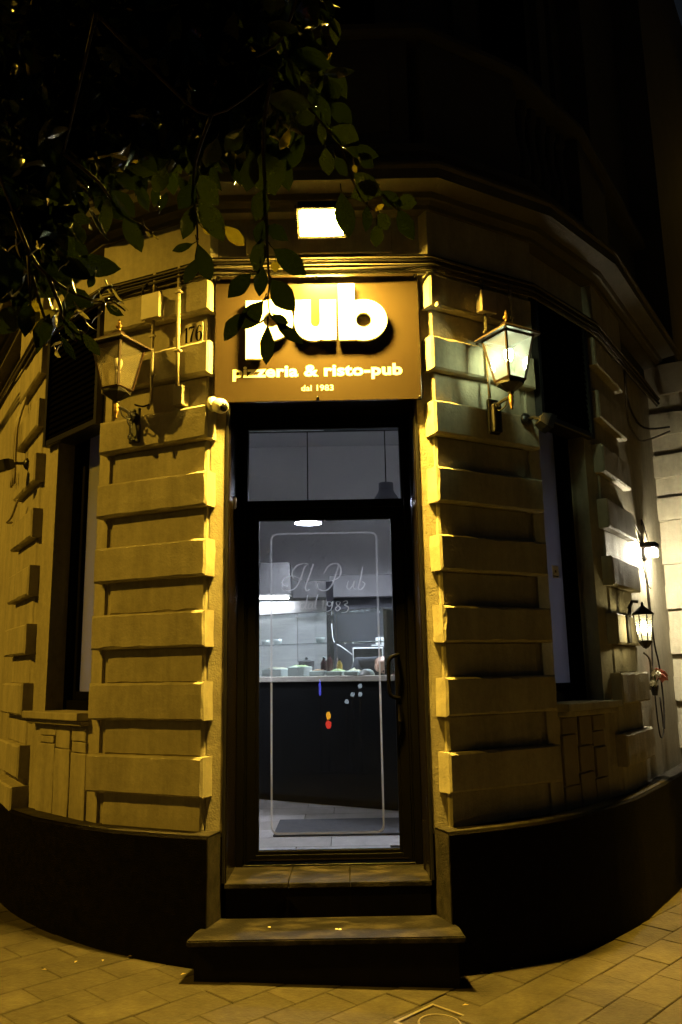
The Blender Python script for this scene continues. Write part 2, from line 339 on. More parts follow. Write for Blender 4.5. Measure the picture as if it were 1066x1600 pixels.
# pavement round the corner: a bed with a kerb, and the slabs one by one
bm = bmn()
bed = [(-5.4, 3.0), (-3.3, -0.4), (-1.9, -1.5), (-0.6, -1.75), (0.7, -1.75), (2.0, -1.55), (3.5, -0.4), (5.4, 3.0)]
def in_bed(x, y, m=0.14):
    return all((b[0] - a[0]) * (y - a[1]) - (b[1] - a[1]) * (x - a[0]) > m * math.hypot(b[0] - a[0], b[1] - a[1]) for a, b in zip(bed, bed[1:]))
a = [bm.verts.new((x, y, gz(x) - 0.032)) for x, y in bed]; b = [bm.verts.new((x, y, gz(x) - 0.17)) for x, y in bed]
bm.faces.new(a)
for i in range(len(bed) - 1): bm.faces.new((a[i], b[i], b[i + 1], a[i + 1]))
pavement = struct(obj('pavement', bm, M['joint'], None)); OFF[pavement] = Vector((0, 0, 0))
A48 = rad(48.0); DA, DN = Vector((math.cos(A48), math.sin(A48))), Vector((-math.sin(A48), math.cos(A48)))
def slab_mesh(L, Wd):
    bm = bmn(); fbox(bm, IDF, -L / 2, L / 2, -Wd / 2, Wd / 2, -0.04, 0.0, 0.004); me = bpy.data.meshes.new('paving_slab'); bmesh.ops.recalc_face_normals(bm, faces=bm.faces); bm.to_mesh(me); bm.free(); return me
slabs = []
for k in range(3):
    me = slab_mesh(0.3965, 0.2020); me.materials.append(M[('slab', 'slab2', 'slab3')[k]]); slabs.append(me)
tilt = Matrix.Rotation(math.atan(-SLOPE), 4, 'Y')
rs = random.Random(11); ncell = 0; farb = bmn()
MAN = (0.50, -1.10)
for k in range(-16, 16):
    off = 0.195 + 0.205 * k
    for j in range(-14, 14):
        al = -1.594 + 0.40 * j + (0.2 if k % 2 else 0.0)
        c = DA * al + DN * off
        if not (-4.2 < c.x < 4.2 and c.y < 2.6 and in_bed(c.x, c.y)): continue
        if abs(c.x) < 0.5 and c.y > -0.45: continue
        if c.y > 0.25 * abs(c.x) + 1.6 or (abs(c.x) < 1.5 and c.y > 0.3): continue
        if (c - Vector(MAN)).length < 0.17: continue
        mt = Matrix.Translation((c.x, c.y, gz(c.x) + rs.uniform(-0.003, 0.002))) @ tilt @ Matrix.Rotation(A48 + rs.gauss(0, 0.004), 4, 'Z') @ Matrix.Rotation(rs.gauss(0, 0.004), 4, 'X') @ Matrix.Rotation(rs.gauss(0, 0.004), 4, 'Y')
        near = c.y > -1.75 and ncell < 298 and abs(c.x) < 3.2
        if near:
            o = bpy.data.objects.new('paving_slab', slabs[rs.choice((0, 0, 1, 2))]); COL.objects.link(o); o.parent = pavement; o.matrix_local = mt; ncell += 1
        else:
            v = hexa(farb, [mt @ Vector(q) for q in ((-.197, -.1, -.04), (.197, -.1, -.04), (.197, .1, -.04), (-.197, .1, -.04), (-.197, -.1, 0), (.197, -.1, 0), (.197, .1, 0), (-.197, .1, 0))])
o = obj('paving_slabs_beyond', farb, M['slab'], pavement); o['kind'] = 'stuff'
# square utility cover with a ring
t = thing('utility_cover', 'square iron utility cover with raised ring set in the paving', 'manhole cover', (MAN[0], MAN[1], gz(MAN[0])))
def gp(u, v, h=0.0): p = Vector(MAN) + DA * u + DN * v; return Vector((p.x, p.y, gz(p.x) + h))
class GF(Fr):
    def __init__(f): pass
    def __call__(f, s, d, z): return gp(s, d, z)
G = GF(); bm = bmn(); fbox(bm, G, -0.128, 0.128, -0.128, 0.128, -0.03, -0.006); obj('plate', bm, M['slab3'], t)
bm = bmn(); fbox(bm, G, -0.36, 0.36, -0.26, 0.26, -0.04, -0.0075); obj('surround', bm, M['slab'], t)
bm = bmn()
for s0, s1, d0, d1 in ((-.145, .145, -.145, -.131), (-.145, .145, .131, .145), (-.145, -.131, -.130, .130), (.131, .145, -.130, .130)): fbox(bm, G, s0, s1, d0, d1, -0.03, 0.001)
obj('frame', bm, M['iron'], t)
bm = bmn(); tube(bm, [gp(0.092 * math.cos(q), 0.092 * math.sin(q), -0.005) for q in [i * math.pi / 12 for i in range(25)]], 0.005, 5); obj('ring', bm, M['iron'], t)
# scraps and dry leaves on the paving
rs = random.Random(5)
LBL = ('dry leaf on the paving just left of the lower step', 'dry leaf close to the left plinth, second of its row', 'dry leaf close to the left plinth below the window', 'dry leaf nearest the left plinth halfway to the window', 'dry leaf farthest left on the open paving', 'dry leaf farthest right beside the right plinth', 'dry leaf just right of the lower step by the plinth', 'dry leaf on the paving by the utility cover')
for i, (x, y) in enumerate(((-0.72, -0.63), (-1.17, -0.47), (-1.30, -0.50), (-1.05, -0.40), (-1.42, -0.62), (0.95, -0.42), (0.78, -0.50), (0.64, -0.92))):
    bm = bmn(); a = rs.uniform(0, 6.28); L = rs.uniform(0.012, 0.02); w = L * 0.35; z0 = gz(x) + 0.006
    P = [(-L, 0, 0), (0, w, .004), (L, 0, 0.002), (0, -w, 0.005), (0, 0, 0.001)]
    v = [bm.verts.new((x + p[0] * math.cos(a) - p[1] * math.sin(a), y + p[0] * math.sin(a) + p[1] * math.cos(a), z0 + p[2])) for p in P]
    for q in ((0, 1, 4), (1, 2, 4), (2, 3, 4), (3, 0, 4)): bm.faces.new([v[c] for c in q])
    tag(obj('fallen_leaf', bm, M['dryleaf']), LBL[i], 'leaf', 'dry leaves scattered on the paving')

# ================================================================== THE CORNER BUILDING
FL1, FR1 = frame_ang((-0.670, -0.483), 25.07, -1), frame_ang((0.667, -0.483), 29.94, 1)
FLB, LB = frame_pts((-1.41, -0.137), (-2.055, 0.50)); FRB, RB = frame_pts((1.376, -0.077), (1.975, 0.548))
FL2, FR2 = frame_ang((-2.055, 0.50), 58.4, -1), frame_ang((1.975, 0.548), 57.4, 1)
P1W = 0.8165; P2W = 0.80
ZP = 0.662                                   # top of the plinth
B = thing('corner_building', 'cream rusticated corner building with black plinth, round corner and dark upper storey', 'building', (0, 0, 0))

# wall cores behind everything
bm = bmn()
box(bm, -0.66, -0.56, -0.39, 0.12, ZP - 0.03, 3.30); box(bm, 0.56, 0.66, -0.39, 0.12, ZP - 0.03, 3.30)
obj('door_pier', bm, M['rough_plaster'], B)
bm = bmn()
for F in (FL1, FR1): fbox(bm, F, 0.12, P1W - 0.004, -0.36, -0.079, 0.0, 4.0)
for F in (FL2, FR2): fbox(bm, F, 0.06, P2W, -0.40, -0.15, 0.0, 4.0)
obj('wall_core', bm, M['plaster'], B)
bm = bmn(); box(bm, -0.66, 0.66, -0.39, 0.12, 3.30, 4.28); obj('door_lintel', bm, M['plaster'], B)
bm = bmn(); box(bm, -0.56, 0.56, -0.375, 0.10, 3.12, 3.30); obj('door_soffit', bm, M['black_paint'], B)
for F, L in ((FLB, LB), (FRB, RB)):
    bm = bmn(); fbox(bm, F, -0.02, L + 0.04, -0.40, -0.075, 0.0, 1.22)
    fbox(bm, F, -0.02, L + 0.04, -0.40, -0.075, 3.92, 4.28); fbox(bm, F, 0.70 if F is FLB else 0.729, L + 0.04, -0.40, -0.075, 1.22, 3.92)
    fbox(bm, F, -0.02, 0.11, -0.40, -0.075, 1.22, 3.92); obj('bay_wall', bm, M['plaster'], B)
# side walls running back along both streets
SWL, SWR = frame_ang((-2.48, 1.19), 58.4, -1), frame_ang((2.41, 1.22), 57.4, 1)
bm = bmn(); fbox(bm, SWL, -0.05, 7.0, -0.40, -0.08, 0.0, 4.45); obj('side_wall', bm, M['plaster'], B)
bm = bmn(); fbox(bm, SWL, -0.05, 7.0, -0.40, -0.085, 4.45, 10.5); obj('upper_side_wall', bm, M['shaded_plaster'], B)  # same wall higher up, its shade put into a darker colour
bm = bmn(); fbox(bm, SWR, -0.05, 1.6, -0.40, -0.08, 0.0, 4.0); obj('side_wall', bm, M['plaster'], B)
bm = bmn(); fbox(bm, SWR, -0.05, 1.6, -0.40, -0.085, 4.0, 10.5); obj('upper_side_wall', bm, M['shaded_plaster'], B)

# pilasters of broad proud blocks and narrow recessed courses
ZB = [0.847 + 0.4015 * i for i in range(8)]
def pilaster(F, width, depth, inset_in, inset_out, seed, rows=8):
    p = obj('pilaster_core', core_bm(F, width), M['plaster'], B)
    for i in range(rows):
        bm = bmn(); block(bm, F, 0.0, width, -depth, 0.0, ZB[i] + rn.uniform(-.003, .003), ZB[i] + 0.207 + rn.uniform(-.003, .003), sd=seed + i); obj('quoin_block', bm, M['plaster'], p)
    for i in range(rows + 1):
        z0 = ZP - 0.01 if i == 0 else ZB[i - 1] + 0.203; z1 = ZB[i] + 0.004 if i < rows else 3.97
        bm = bmn(); block(bm, F, inset_in, width - inset_out, -depth, -0.055, z0, z1, sd=seed + 20 + i); obj('recessed_course', bm, M['plaster'], p)
    return p
def core_bm(F, width):
    bm = bmn(); fbox(bm, F, 0.14, width - 0.10, -0.30, -0.12, ZP - 0.02, 3.9); return bm
rn = random.Random(3)
pilaster(FL1, P1W, 0.105, 0.036, 0.085, 1); pilaster(FR1, P1W, 0.105, 0.036, 0.085, 50)
pilaster(FL2, P2W, 0.155, 0.045, 0.06, 100); pilaster(FR2, P2W - 0.03, 0.155, 0.045, 0.06, 150)

bm = bmn(); block(bm, FL2, -0.012, P2W, -0.10, 0.035, ZP - 0.03, 0.80, sd=77); obj('base_block', bm, M['plaster'], B)
# the black plinth, curved round the corner
def plinth(pts, corner_back, zg):
    bm = bmn(); n = len(pts)
    top = [bm.verts.new((p[0], p[1], ZP)) for p in pts]; mid = [bm.verts.new((p[0] * 1.0, p[1], ZP - 0.012)) for p in pts]
    N = []
    for i, p in enumerate(pts):
        a, b = pts[max(i - 1, 0)], pts[min(i + 1, n - 1)]; t = Vector((b[0] - a[0], b[1] - a[1])).normalized(); m = Vector((t.y, -t.x)); m = m if m.y < 0 else -m; N.append(m)
    for v, m in zip(top, N): v.co -= Vector((m.x, m.y, 0)) * 0.012
    low = [bm.verts.new((p[0], p[1], -0.25)) for p in pts]
    back = [bm.verts.new((p[0] - m.x * 0.42 if i else corner_back[0], p[1] - m.y * 0.42 if i else corner_back[1], ZP)) for i, (p, m) in enumerate(zip(pts, N))]
    backl = [bm.verts.new((v.co.x, v.co.y, -0.25)) for v in back]
    for i in range(n - 1):
        for a, b in ((back, top), (top, mid), (mid, low), (low, backl), (backl, back)): bm.faces.new((a[i], a[i + 1], b[i + 1], b[i]))
    bm.faces.new((back[0], top[0], mid[0], low[0], backl[0])); bm.faces.new((back[-1], top[-1], mid[-1], low[-1], backl[-1]))
    pl = obj('plinth', bm, M['black_paint'], B)
    bm = bmn(); u = [bm.verts.new((p[0] - m.x * 0.016, p[1] - m.y * 0.016, ZP + 0.004)) for p, m in zip(pts, N)]; w = [bm.verts.new((p[0] - m.x * 0.22 if i else corner_back[0], p[1] - m.y * 0.22 if i else corner_back[1], ZP + 0.004)) for i, (p, m) in enumerate(zip(pts, N))]
    for i in range(n - 1): bm.faces.new((w[i], u[i], u[i + 1], w[i + 1]))
    obj('lit_dusty_ledge', bm, M['dust'], pl, recalc=False)
    a0, c0 = Vector((*pts[0], 0)), Vector((*corner_back, 0)); sd = Vector((0.003 if pts[0][0] < 0 else -0.003, 0, 0)); bm = bmn(); q = []
    for i in range(6):
        p = a0 + (c0 - a0) * (0.04 + 0.92 * i / 5) + sd; q.append([bm.verts.new(p + Vector((0, 0, z)) + sd * noise.noise(p * 40 + Vector((0, 0, z * 30))) * .6) for z in [0.19 + (ZP - 0.19 - 0.006) * k / 8 for k in range(9)]])
    for r0, r1 in zip(q, q[1:]):
        for k in range(8): bm.faces.new((r0[k], r1[k], r1[k + 1], r0[k + 1]))
    obj('plinth_return', bm, M['dust'], pl); return pl  # end face beside the steps, floodlight painted in as a paler skin
PL = [(-0.626, -0.556), (-0.86, -0.472), (-1.061, -0.385), (-1.27, -0.275), (-1.486, -0.12), (-1.754, 0.10), (-1.95, 0.31), (-2.115, 0.52), (-2.42, 1.00), (-2.62, 1.33), (-4.5, 4.4)]
PR = [(0.640, -0.556), (0.86, -0.462), (1.07, -0.352), (1.278, -0.225), (1.51, -0.03), (1.74, 0.21), (1.965, 0.475), (2.12, 0.70), (2.42, 1.15), (2.66, 1.53), (3.2, 2.4)]
def smooth2(P): return [(p.x, p.y) for p in smoothpath([(x, y, 0) for x, y in P], 3)]
plinth(smooth2(PL), (-0.574, -0.372), 0); plinth(smooth2(PR), (0.576, -0.372), 0)

# steps
st = obj('lower_step', (lambda bm: (box(bm, -0.655, 0.645, -0.705, -0.40, -0.25, 0.188), bm)[1])(bmn()), M['black_stone'], B)
bm = bmn(); prism(bm, [(-0.690, -0.742), (0.680, -0.742), (0.666, -0.60), (0.600, -0.36), (-0.600, -0.36), (-0.674, -0.60)], 0.190, 0.220)
bmesh.ops.bevel(bm, geom=[e for e in bm.edges], offset=0.006, segments=2, affect='EDGES'); obj('tread', bm, M['tread'], st)
st = obj('upper_step', (lambda bm: (box(bm, -0.548, 0.548, -0.385, 0.14, 0.10, 0.367), bm)[1])(bmn()), M['black_stone'], B)
for x0, x1 in ((-0.556, -0.214), (-0.211, 0.117), (0.120, 0.556)):
    bm = bmn(); box(bm, x0, x1, -0.402, 0.14, 0.369, 0.397, 0.005, 2); obj('tread', bm, M['tread'], st)
# crumbs and a bit of paper on the lower tread
rs = random.Random(2)
for x, y, lb in ((0.045, -0.60, 'left one of two pale paper scraps in the middle of the lower step'), (0.062, -0.607, 'right one of two pale paper scraps in the middle of the lower step'), (-0.30, -0.55, 'tiny pale paper scrap alone on the left half of the lower step')):
    bm = bmn(); box(bm, x - .007, x + .007, y - .005, y + .005, 0.2205, 0.225, 0.0015); tag(obj('paper_scrap', bm, M['cam_white']), lb, 'paper scrap', 'paper scraps on the step')

# marble jambs and black edge trim
for s in (-1, 1):
    bm = bmn(); x0, x1 = sorted((s * 0.560, s * 0.545)); box(bm, x0, x1, -0.395, 0.02, 0.398, 3.115, 0.003); j = obj('door_jamb', bm, M['jamb'], B)
    bm = bmn(); x0, x1 = sorted((s * 0.553, s * 0.570)); box(bm, x0, x1, -0.401, -0.386, 0.398, 3.115, 0.002); obj('edge_trim', bm, M['black_metal'], j)
    bm = bmn(); x0, x1 = sorted((s * 0.568, s * 0.660)); box(bm, x0, x1, -0.393, -0.380, ZP - 0.01, 3.12); obj('plaster_strip', bm, M['rough_plaster'], j)
bm = bmn(); lathe(bm, [(0.0, 0.0), (0.038, 0.0), (0.040, 0.006), (0.030, 0.014), (0.0, 0.014)], 16, (-0.545, -0.20, 2.52), (1, 0, 0))
tag(obj('door_sensor', bm, M['cam_white']), 'small round pale disc fixed high on the left door jamb', 'sensor')

# ---- door, transom and frame
fr = obj('door_frame', bmn(), M['frame'], B)
def rect_frame(bm, x0, x1, z0, z1, w, y0, y1, wt=None, wb=None):
    wt = w if wt is None else wt; wb = w if wb is None else wb
    box(bm, x0, x0 + w, y0, y1, z0, z1, 0.003); box(bm, x1 - w, x1, y0, y1, z0, z1, 0.003)
    if wt: box(bm, x0 + w, x1 - w, y0 + 0.001, y1 - 0.001, z1 - wt, z1, 0.003)
    if wb: box(bm, x0 + w, x1 - w, y0 + 0.001, y1 - 0.001, z0, z0 + wb, 0.003)
bm = bmn(); rect_frame(bm, -0.543, 0.543, 0.399, 3.118, 0.042, -0.04, 0.08, 0.06, 0.0); rect_frame(bm, -0.500, 0.500, 0.410, 3.057, 0.014, -0.018, 0.075, 0.02, 0.0)
box(bm, -0.486, 0.486, -0.03, 0.075, 2.515, 2.565, 0.003); bmesh.ops.recalc_face_normals(bm, faces=bm.faces); bm.to_mesh(fr.data); bm.free()
bm = bmn(); box(bm, -0.486, 0.486, 0.0, 0.006, 2.566, 3.030); obj('transom_pane', bm, M['door_glass'], fr)
bm = bmn(); box(bm, -0.500, 0.500, -0.03, 0.09, 0.397, 0.408, 0.002); obj('threshold', bm, M['black_stone'], fr)
dr = obj('door', bmn(), M['frame'], B)
bm = bmn(); rect_frame(bm, -0.4855, 0.4855, 0.418, 2.513, 0.054, -0.022, 0.04, 0.053, 0.042); rect_frame(bm, -0.4315, 0.4315, 0.461, 2.459, 0.018, -0.012, 0.03)
bmesh.ops.recalc_face_normals(bm, faces=bm.faces); bm.to_mesh(dr.data); bm.free()
bm = bmn(); box(bm, -0.414, 0.412, 0.002, 0.010, 0.470, 2.450); obj('glass_pane', bm, M['door_glass'], dr)
bm = bmn(); box(bm, -0.46, 0.46, -0.028, -0.0225, 0.430, 0.436); obj('bottom_seal', bm, M['jamb'], dr)
bm = bmn(); tube(bm, smoothpath([(0.432, -0.022, 1.590), (0.428, -0.070, 1.592), (0.385, -0.088, 1.575), (0.372, -0.09, 1.53), (0.372, -0.09, 1.40), (0.384, -0.088, 1.352), (0.428, -0.068, 1.338), (0.432, -0.022, 1.338)], 4), 0.012, 8)
obj('handle', bm, M['frame'], dr, True)
bm = bmn(); box(bm, 0.424, 0.452, -0.0265, -0.0225, 1.20, 1.30, 0.002); obj('lock_plate', bm, M['black_metal'], dr)
# etched border and script on the outside of the pane
bm = bmn(); X0, X1, Z0, Z1, R, w, ye = -0.343, 0.328, 0.566, 2.362, 0.045, 0.0115, 0.0012
def rr(x0, x1, z0, z1, r):
    out = []
    for cx, cz, a0 in ((x1 - r, z1 - r, 0), (x0 + r, z1 - r, 90), (x0 + r, z0 + r, 180), (x1 - r, z0 + r, 270)):
        for k in range(7): a = rad(a0 + 15 * k); out.append((cx + r * math.cos(a), cz + r * math.sin(a)))
    return out
A, C2 = rr(X0, X1, Z0, Z1, R), rr(X0 + w, X1 - w, Z0 + w, Z1 - w, R - w)
va, vb = [bm.verts.new((x, ye, z)) for x, z in A], [bm.verts.new((x, ye, z)) for x, z in C2]
for i in range(len(A)): bm.faces.new((va[i], va[(i + 1) % len(A)], vb[(i + 1) % len(A)], vb[i]))
obj('etched_border', bm, M['etch'], dr)
SCRIPT = [[(-0.269,2.046), (-0.264,2.014), (-0.228,1.998), (-0.184,2.019), (-0.151,2.082), (-0.132,2.139), (-0.106,2.162)],[(-0.234,2.026), (-0.26,2.033), (-0.269,2.052), (-0.247,2.081), (-0.202,2.089), (-0.145,2.066)],[(-0.196,2.07), (-0.208,2.108), (-0.183,2.149), (-0.138,2.167), (-0.104,2.161)],[(-0.074,2.163), (-0.094,2.106), (-0.124,2.024), (-0.119,1.996), (-0.099,2.004)],[(-0.05,2.042), (-0.044,2.006), (-0.0,1.995), (0.038,2.027), (0.068,2.103), (0.085,2.158)],[(-0.011,2.098), (0.021,2.149), (0.072,2.162), (0.097,2.128), (0.084,2.077), (0.039,2.053)],[(0.143,2.053), (0.132,2.015), (0.146,2.0), (0.168,2.022), (0.181,2.053), (0.173,2.01), (0.19,1.999)],[(0.234,2.139), (0.217,2.062), (0.203,2.005), (0.222,1.999), (0.244,2.03), (0.229,2.047)],[(-0.127,1.923), (-0.153,1.917), (-0.159,1.892), (-0.14,1.885), (-0.121,1.923)],[(-0.112,1.969), (-0.12,1.923), (-0.128,1.885), (-0.115,1.889)],[(-0.083,1.922), (-0.106,1.91), (-0.108,1.885), (-0.09,1.891), (-0.079,1.922), (-0.085,1.884), (-0.072,1.89)],[(-0.048,1.972), (-0.067,1.903), (-0.058,1.881)],[(-0.026,1.922), (-0.014,1.933), (-0.022,1.881)],[(0.037,1.92), (0.014,1.926), (0.009,1.904), (0.028,1.899), (0.043,1.926), (0.032,1.878), (0.004,1.864)],[(0.087,1.923), (0.066,1.923), (0.069,1.904), (0.089,1.885), (0.071,1.868), (0.059,1.883), (0.083,1.906), (0.09,1.923)],[(0.105,1.922), (0.128,1.929), (0.133,1.914), (0.115,1.904), (0.139,1.889), (0.129,1.862), (0.096,1.857)]]
bm = bmn()
for q, stt in enumerate(SCRIPT):
    P = smoothpath([(x, ye - 0.00004 * q, z) for x, z in stt], 5); wdt = 0.0042 if q < 8 else 0.0032; L = []
    for i, p in enumerate(P):
        d = P[min(i + 1, len(P) - 1)] - P[max(i - 1, 0)]; nrm = Vector((-d.z, 0, d.x)).normalized() if d.length > 1e-9 else Vector((1, 0, 0))
        e = wdt * (0.55 + 0.45 * math.sin(math.pi * i / (len(P) - 1))) * (0.75 + 0.45 * abs(d.normalized().z) if d.length > 1e-9 else 1)
        L.append((bm.verts.new(p + nrm * e / 1), bm.verts.new(p - nrm * e / 1)))
    for a, b in zip(L, L[1:]): bm.faces.new((a[0], b[0], b[1], a[1]))
obj('etched_script', bm, M['etch2'], dr)

# ---- windows of the two bays
def window(F, L, s1, side):
    w = obj('window', bmn(), M['frame'], B); bm = bmn()
    def bar(a, b, d0, d1, z0, z1): fbox(bm, F, a, b, d0, d1, z0, z1, 0.003)
    bar(s1 - 0.044, s1 - 0.002, -0.29, -0.195, 1.285, 3.92); bar(0.112, 0.18, -0.29, -0.195, 1.285, 3.92); bar(0.181, s1 - 0.045, -0.288, -0.197, 1.285, 1.345); bar(0.181, s1 - 0.045, -0.288, -0.197, 3.84, 3.92)
    bar(s1 - 0.088, s1 - 0.045, -0.30, -0.235, 1.346, 3.838); bar(0.182, 0.242, -0.30, -0.235, 1.346, 3.838); bar(0.243, s1 - 0.089, -0.298, -0.237, 1.346, 1.40)
    bmesh.ops.recalc_face_normals(bm, faces=bm.faces); bm.to_mesh(w.data); bm.free()
    bm = bmn(); fbox(bm, F, 0.243, s1 - 0.089, -0.272, -0.264, 1.401, 3.838); obj('pane', bm, M['film'], w)
    bm = bmn(); fbox(bm, F, 0.10, L - 0.055, -0.22, 0.012, 1.238, 1.283, 0.006, 2); fbox(bm, F, 0.11, L - 0.07, -0.20, -0.018, 1.205, 1.236, 0.005); obj('sill', bm, M['plaster'], w)
    bm = bmn(); fbox(bm, F, s1 + 0.0, s1 + 0.012, -0.19, -0.0745, 1.285, 3.92); obj('reveal', bm, M['plaster'], w)
    # roller shutter, slat by slat, in guides
    sh = obj('roller_shutter', bmn(), M['black_metal'], B); bm = bmn()
    for a, b in ((0.0, 0.035), (L - 0.105, L - 0.07)): fbox(bm, F, 0.085 + a if a == 0 else a, 0.085 + b if a == 0 else b, -0.072, -0.022, 3.085, 3.95)
    fbox(bm, F, 0.122, L - 0.107, -0.074, -0.026, 3.085, 3.125, 0.004); fbox(bm, F, 0.112, L - 0.115, -0.19, -0.076, 3.10, 3.12)
    bmesh.ops.recalc_face_normals(bm, faces=bm.faces); bm.to_mesh(sh.data); bm.free()
    me = None
    for k in range(20):
        z = 3.128 + 0.041 * k
        if me is None:
            bm = bmn(); v = [F(0.122, -0.07, z), F(L - 0.107, -0.07, z), F(L - 0.107, -0.036, z), F(0.122, -0.036, z), F(0.122, -0.07, z + 0.036), F(L - 0.107, -0.07, z + 0.036), F(L - 0.107, -0.050, z + 0.036), F(0.122, -0.050, z + 0.036)]
            hexa(bm, v); o = obj('slat', bm, M['shutter'], sh); me = o.data
        else:
            o = bpy.data.objects.new('slat', me); COL.objects.link(o); o.parent = sh; o.location = (0, 0, 0.041 * k)
    # apron below the sill: stuck-on panels with key-shaped gaps
    if side < 0: spec = [(0.105, 0.300, (1.045, 1.11)), (0.300, 0.505, (1.06,)), (0.505, 0.745, (1.085, 1.13))]
    else: spec = [(0.12, 0.315, (0.80, 1.10)), (0.315, 0.505, (0.86, 1.02)), (0.505, 0.69, (0.81, 1.00, 1.10))]
    for c, (a, b_, cuts) in enumerate(spec):
        zs = [ZP - 0.01] + list(cuts) + [1.20]
        for q in range(len(zs) - 1):
            e = 0.0035 if side < 0 else 0.006; k = (0.022, -0.016, 0.012)[(q + c) % 3] if q else 0.0; bm = bmn()
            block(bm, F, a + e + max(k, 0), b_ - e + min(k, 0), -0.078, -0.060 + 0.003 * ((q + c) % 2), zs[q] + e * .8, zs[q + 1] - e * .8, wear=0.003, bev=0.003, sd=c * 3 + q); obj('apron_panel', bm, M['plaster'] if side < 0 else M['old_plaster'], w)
    return w
wl = window(FLB, LB, 0.70, -1); wr = window(FRB, RB, 0.729, 1)
bm = bmn(); fbox(bm, FRB, 0.50, 0.585, -0.2632, -0.2620, 2.10, 2.185)
st = obj('window_sticker', bm, M['cam_white'], wr)
bm = bmn(); lathe(bm, [(0, 0), (0.011, 0), (0.011, 0.0006), (0, 0.0006)], 8, FRB(0.543, -0.2618, 2.145), FRB.n); fbox(bm, FRB, 0.508, 0.577, -0.2618, -0.2612, 2.108, 2.116); obj('sticker_mark', bm, M['ink'], wr)

# ---- entablature
K = [(-4.8, 4.96), (-2.48, 1.19), (-2.055, 0.50), (-1.41, -0.137), (-0.668, -0.483), (0.667, -0.483), (1.376, -0.077), (1.975, 0.548), (2.385, 1.19), (3.2, 2.46)]
ZC = 4.27
for F, wd in ((FL1, P1W), (FR1, P1W), (FL2, P2W), (FR2, P2W - 0.03)): bm = bmn(); fbox(bm, F, -0.015, wd + 0.01, -0.36, 0.008, 3.955, ZC + 0.02, 0.004); obj('frieze', bm, M['plaster'], B)
bm = bmn(); box(bm, -0.655, 0.655, -0.425, 0.1, 3.955, ZC + 0.02, 0.004); fz = obj('frieze', bm, M['plaster'], B)
bm = bmn(); box(bm, -0.45, 0.45, -0.437, -0.424, 4.03, 4.20, 0.004); obj('frieze_panel', bm, M['plaster'], fz)
for F, L in ((FLB, LB), (FRB, RB)): bm = bmn(); fbox(bm, F, 0.0, L, -0.35, -0.06, 3.96, ZC + 0.02); obj('frieze', bm, M['plaster'], B)
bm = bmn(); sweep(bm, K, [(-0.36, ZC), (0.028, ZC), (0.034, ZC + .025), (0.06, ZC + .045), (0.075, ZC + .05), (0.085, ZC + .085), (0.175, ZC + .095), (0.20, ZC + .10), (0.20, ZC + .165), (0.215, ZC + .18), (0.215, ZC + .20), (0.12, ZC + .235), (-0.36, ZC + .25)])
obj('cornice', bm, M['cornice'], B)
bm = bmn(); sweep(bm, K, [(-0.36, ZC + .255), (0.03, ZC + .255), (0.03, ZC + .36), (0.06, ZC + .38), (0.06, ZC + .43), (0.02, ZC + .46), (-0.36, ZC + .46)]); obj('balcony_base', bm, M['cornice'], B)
ZT = ZC + 0.462
# balcony parapet: solid piers, balusters over the bays, hand rail
bm = bmn(); box(bm, -0.60, 0.58, -0.47, -0.30, ZT, ZT + 0.78, 0.006); box(bm, -0.48, 0.46, -0.485, -0.469, ZT + 0.1, ZT + 0.66, 0.006); par = obj('parapet', bm, M['shaded_plaster'], B)
for F, wd in ((FL1, P1W), (FR1, P1W), (FL2, P2W), (FR2, P2W)): bm = bmn(); fbox(bm, F, 0.02, wd - 0.02, -0.22, -0.01, ZT, ZT + 0.78, 0.006); obj('parapet_pier', bm, M['shaded_plaster'], par)
bm = bmn(); sweep(bm, K, [(-0.24, ZT + .782), (0.02, ZT + .782), (0.04, ZT + .81), (0.04, ZT + .85), (-0.24, ZT + .87)]); obj('parapet_rail', bm, M['shaded_plaster'], par)
me = None
for F, L in ((FLB, LB), (FRB, RB)):
    for i in range(6):
        p = F(0.09 + i * (L - 0.18) / 5, -0.12, ZT)
        if me is None:
            bm = bmn(); lathe(bm, [(0.05, 0), (0.05, .06), (0.03, .09), (0.055, .26), (0.05, .34), (0.026, .5), (0.034, .66), (0.05, .70), (0.05, .782)], 8, (0, 0, 0)); o = obj('baluster', bm, M['shaded_plaster'], None); me = o.data; o.parent = par
        else: o = bpy.data.objects.new('baluster', me); COL.objects.link(o); o.parent = par
        o.location = p
# upper storey, set back behind the balcony
KU = offset_line(K, -0.34)
bm = bmn(); sweep(bm, [tuple(p) for p in KU], [(0, ZT - 0.2), (0, 11.0), (-0.3, 11.0), (-0.3, ZT - 0.2)]); up = obj('upper_wall', bm, M['shaded_plaster'], B)
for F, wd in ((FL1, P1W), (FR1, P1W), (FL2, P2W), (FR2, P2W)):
    for s0, s1 in ((0.12, 0.34), (wd - 0.3, wd - 0.08)): bm = bmn(); fbox(bm, F, s0, s1, -0.42, -0.28, ZT, 10.6); obj('upper_pilaster', bm, M['shaded_plaster'], up)
for F, L in ((FLB, LB), (FRB, RB)):
    for s0, s1 in ((0.12, L / 2 - 0.005), (L / 2 + 0.005, L - 0.12)):
        bm = bmn(); fbox(bm, F, s0, s1, -0.36, -0.31, ZT + 0.2, ZT + 2.9, 0.006)
        for k in range(24): fbox(bm, F, s0 + 0.05, s1 - 0.05, -0.315, -0.302, ZT + 0.34 + k * 0.105, ZT + 0.41 + k * 0.105)
        obj('upper_shutter', bm, M['shutter'], up)
bm = bmn(); box(bm, -0.40, 0.40, -0.16, -0.10, ZT + 0.1, ZT + 2.9, 0.006); obj('balcony_door', bm, M['shutter'], up)

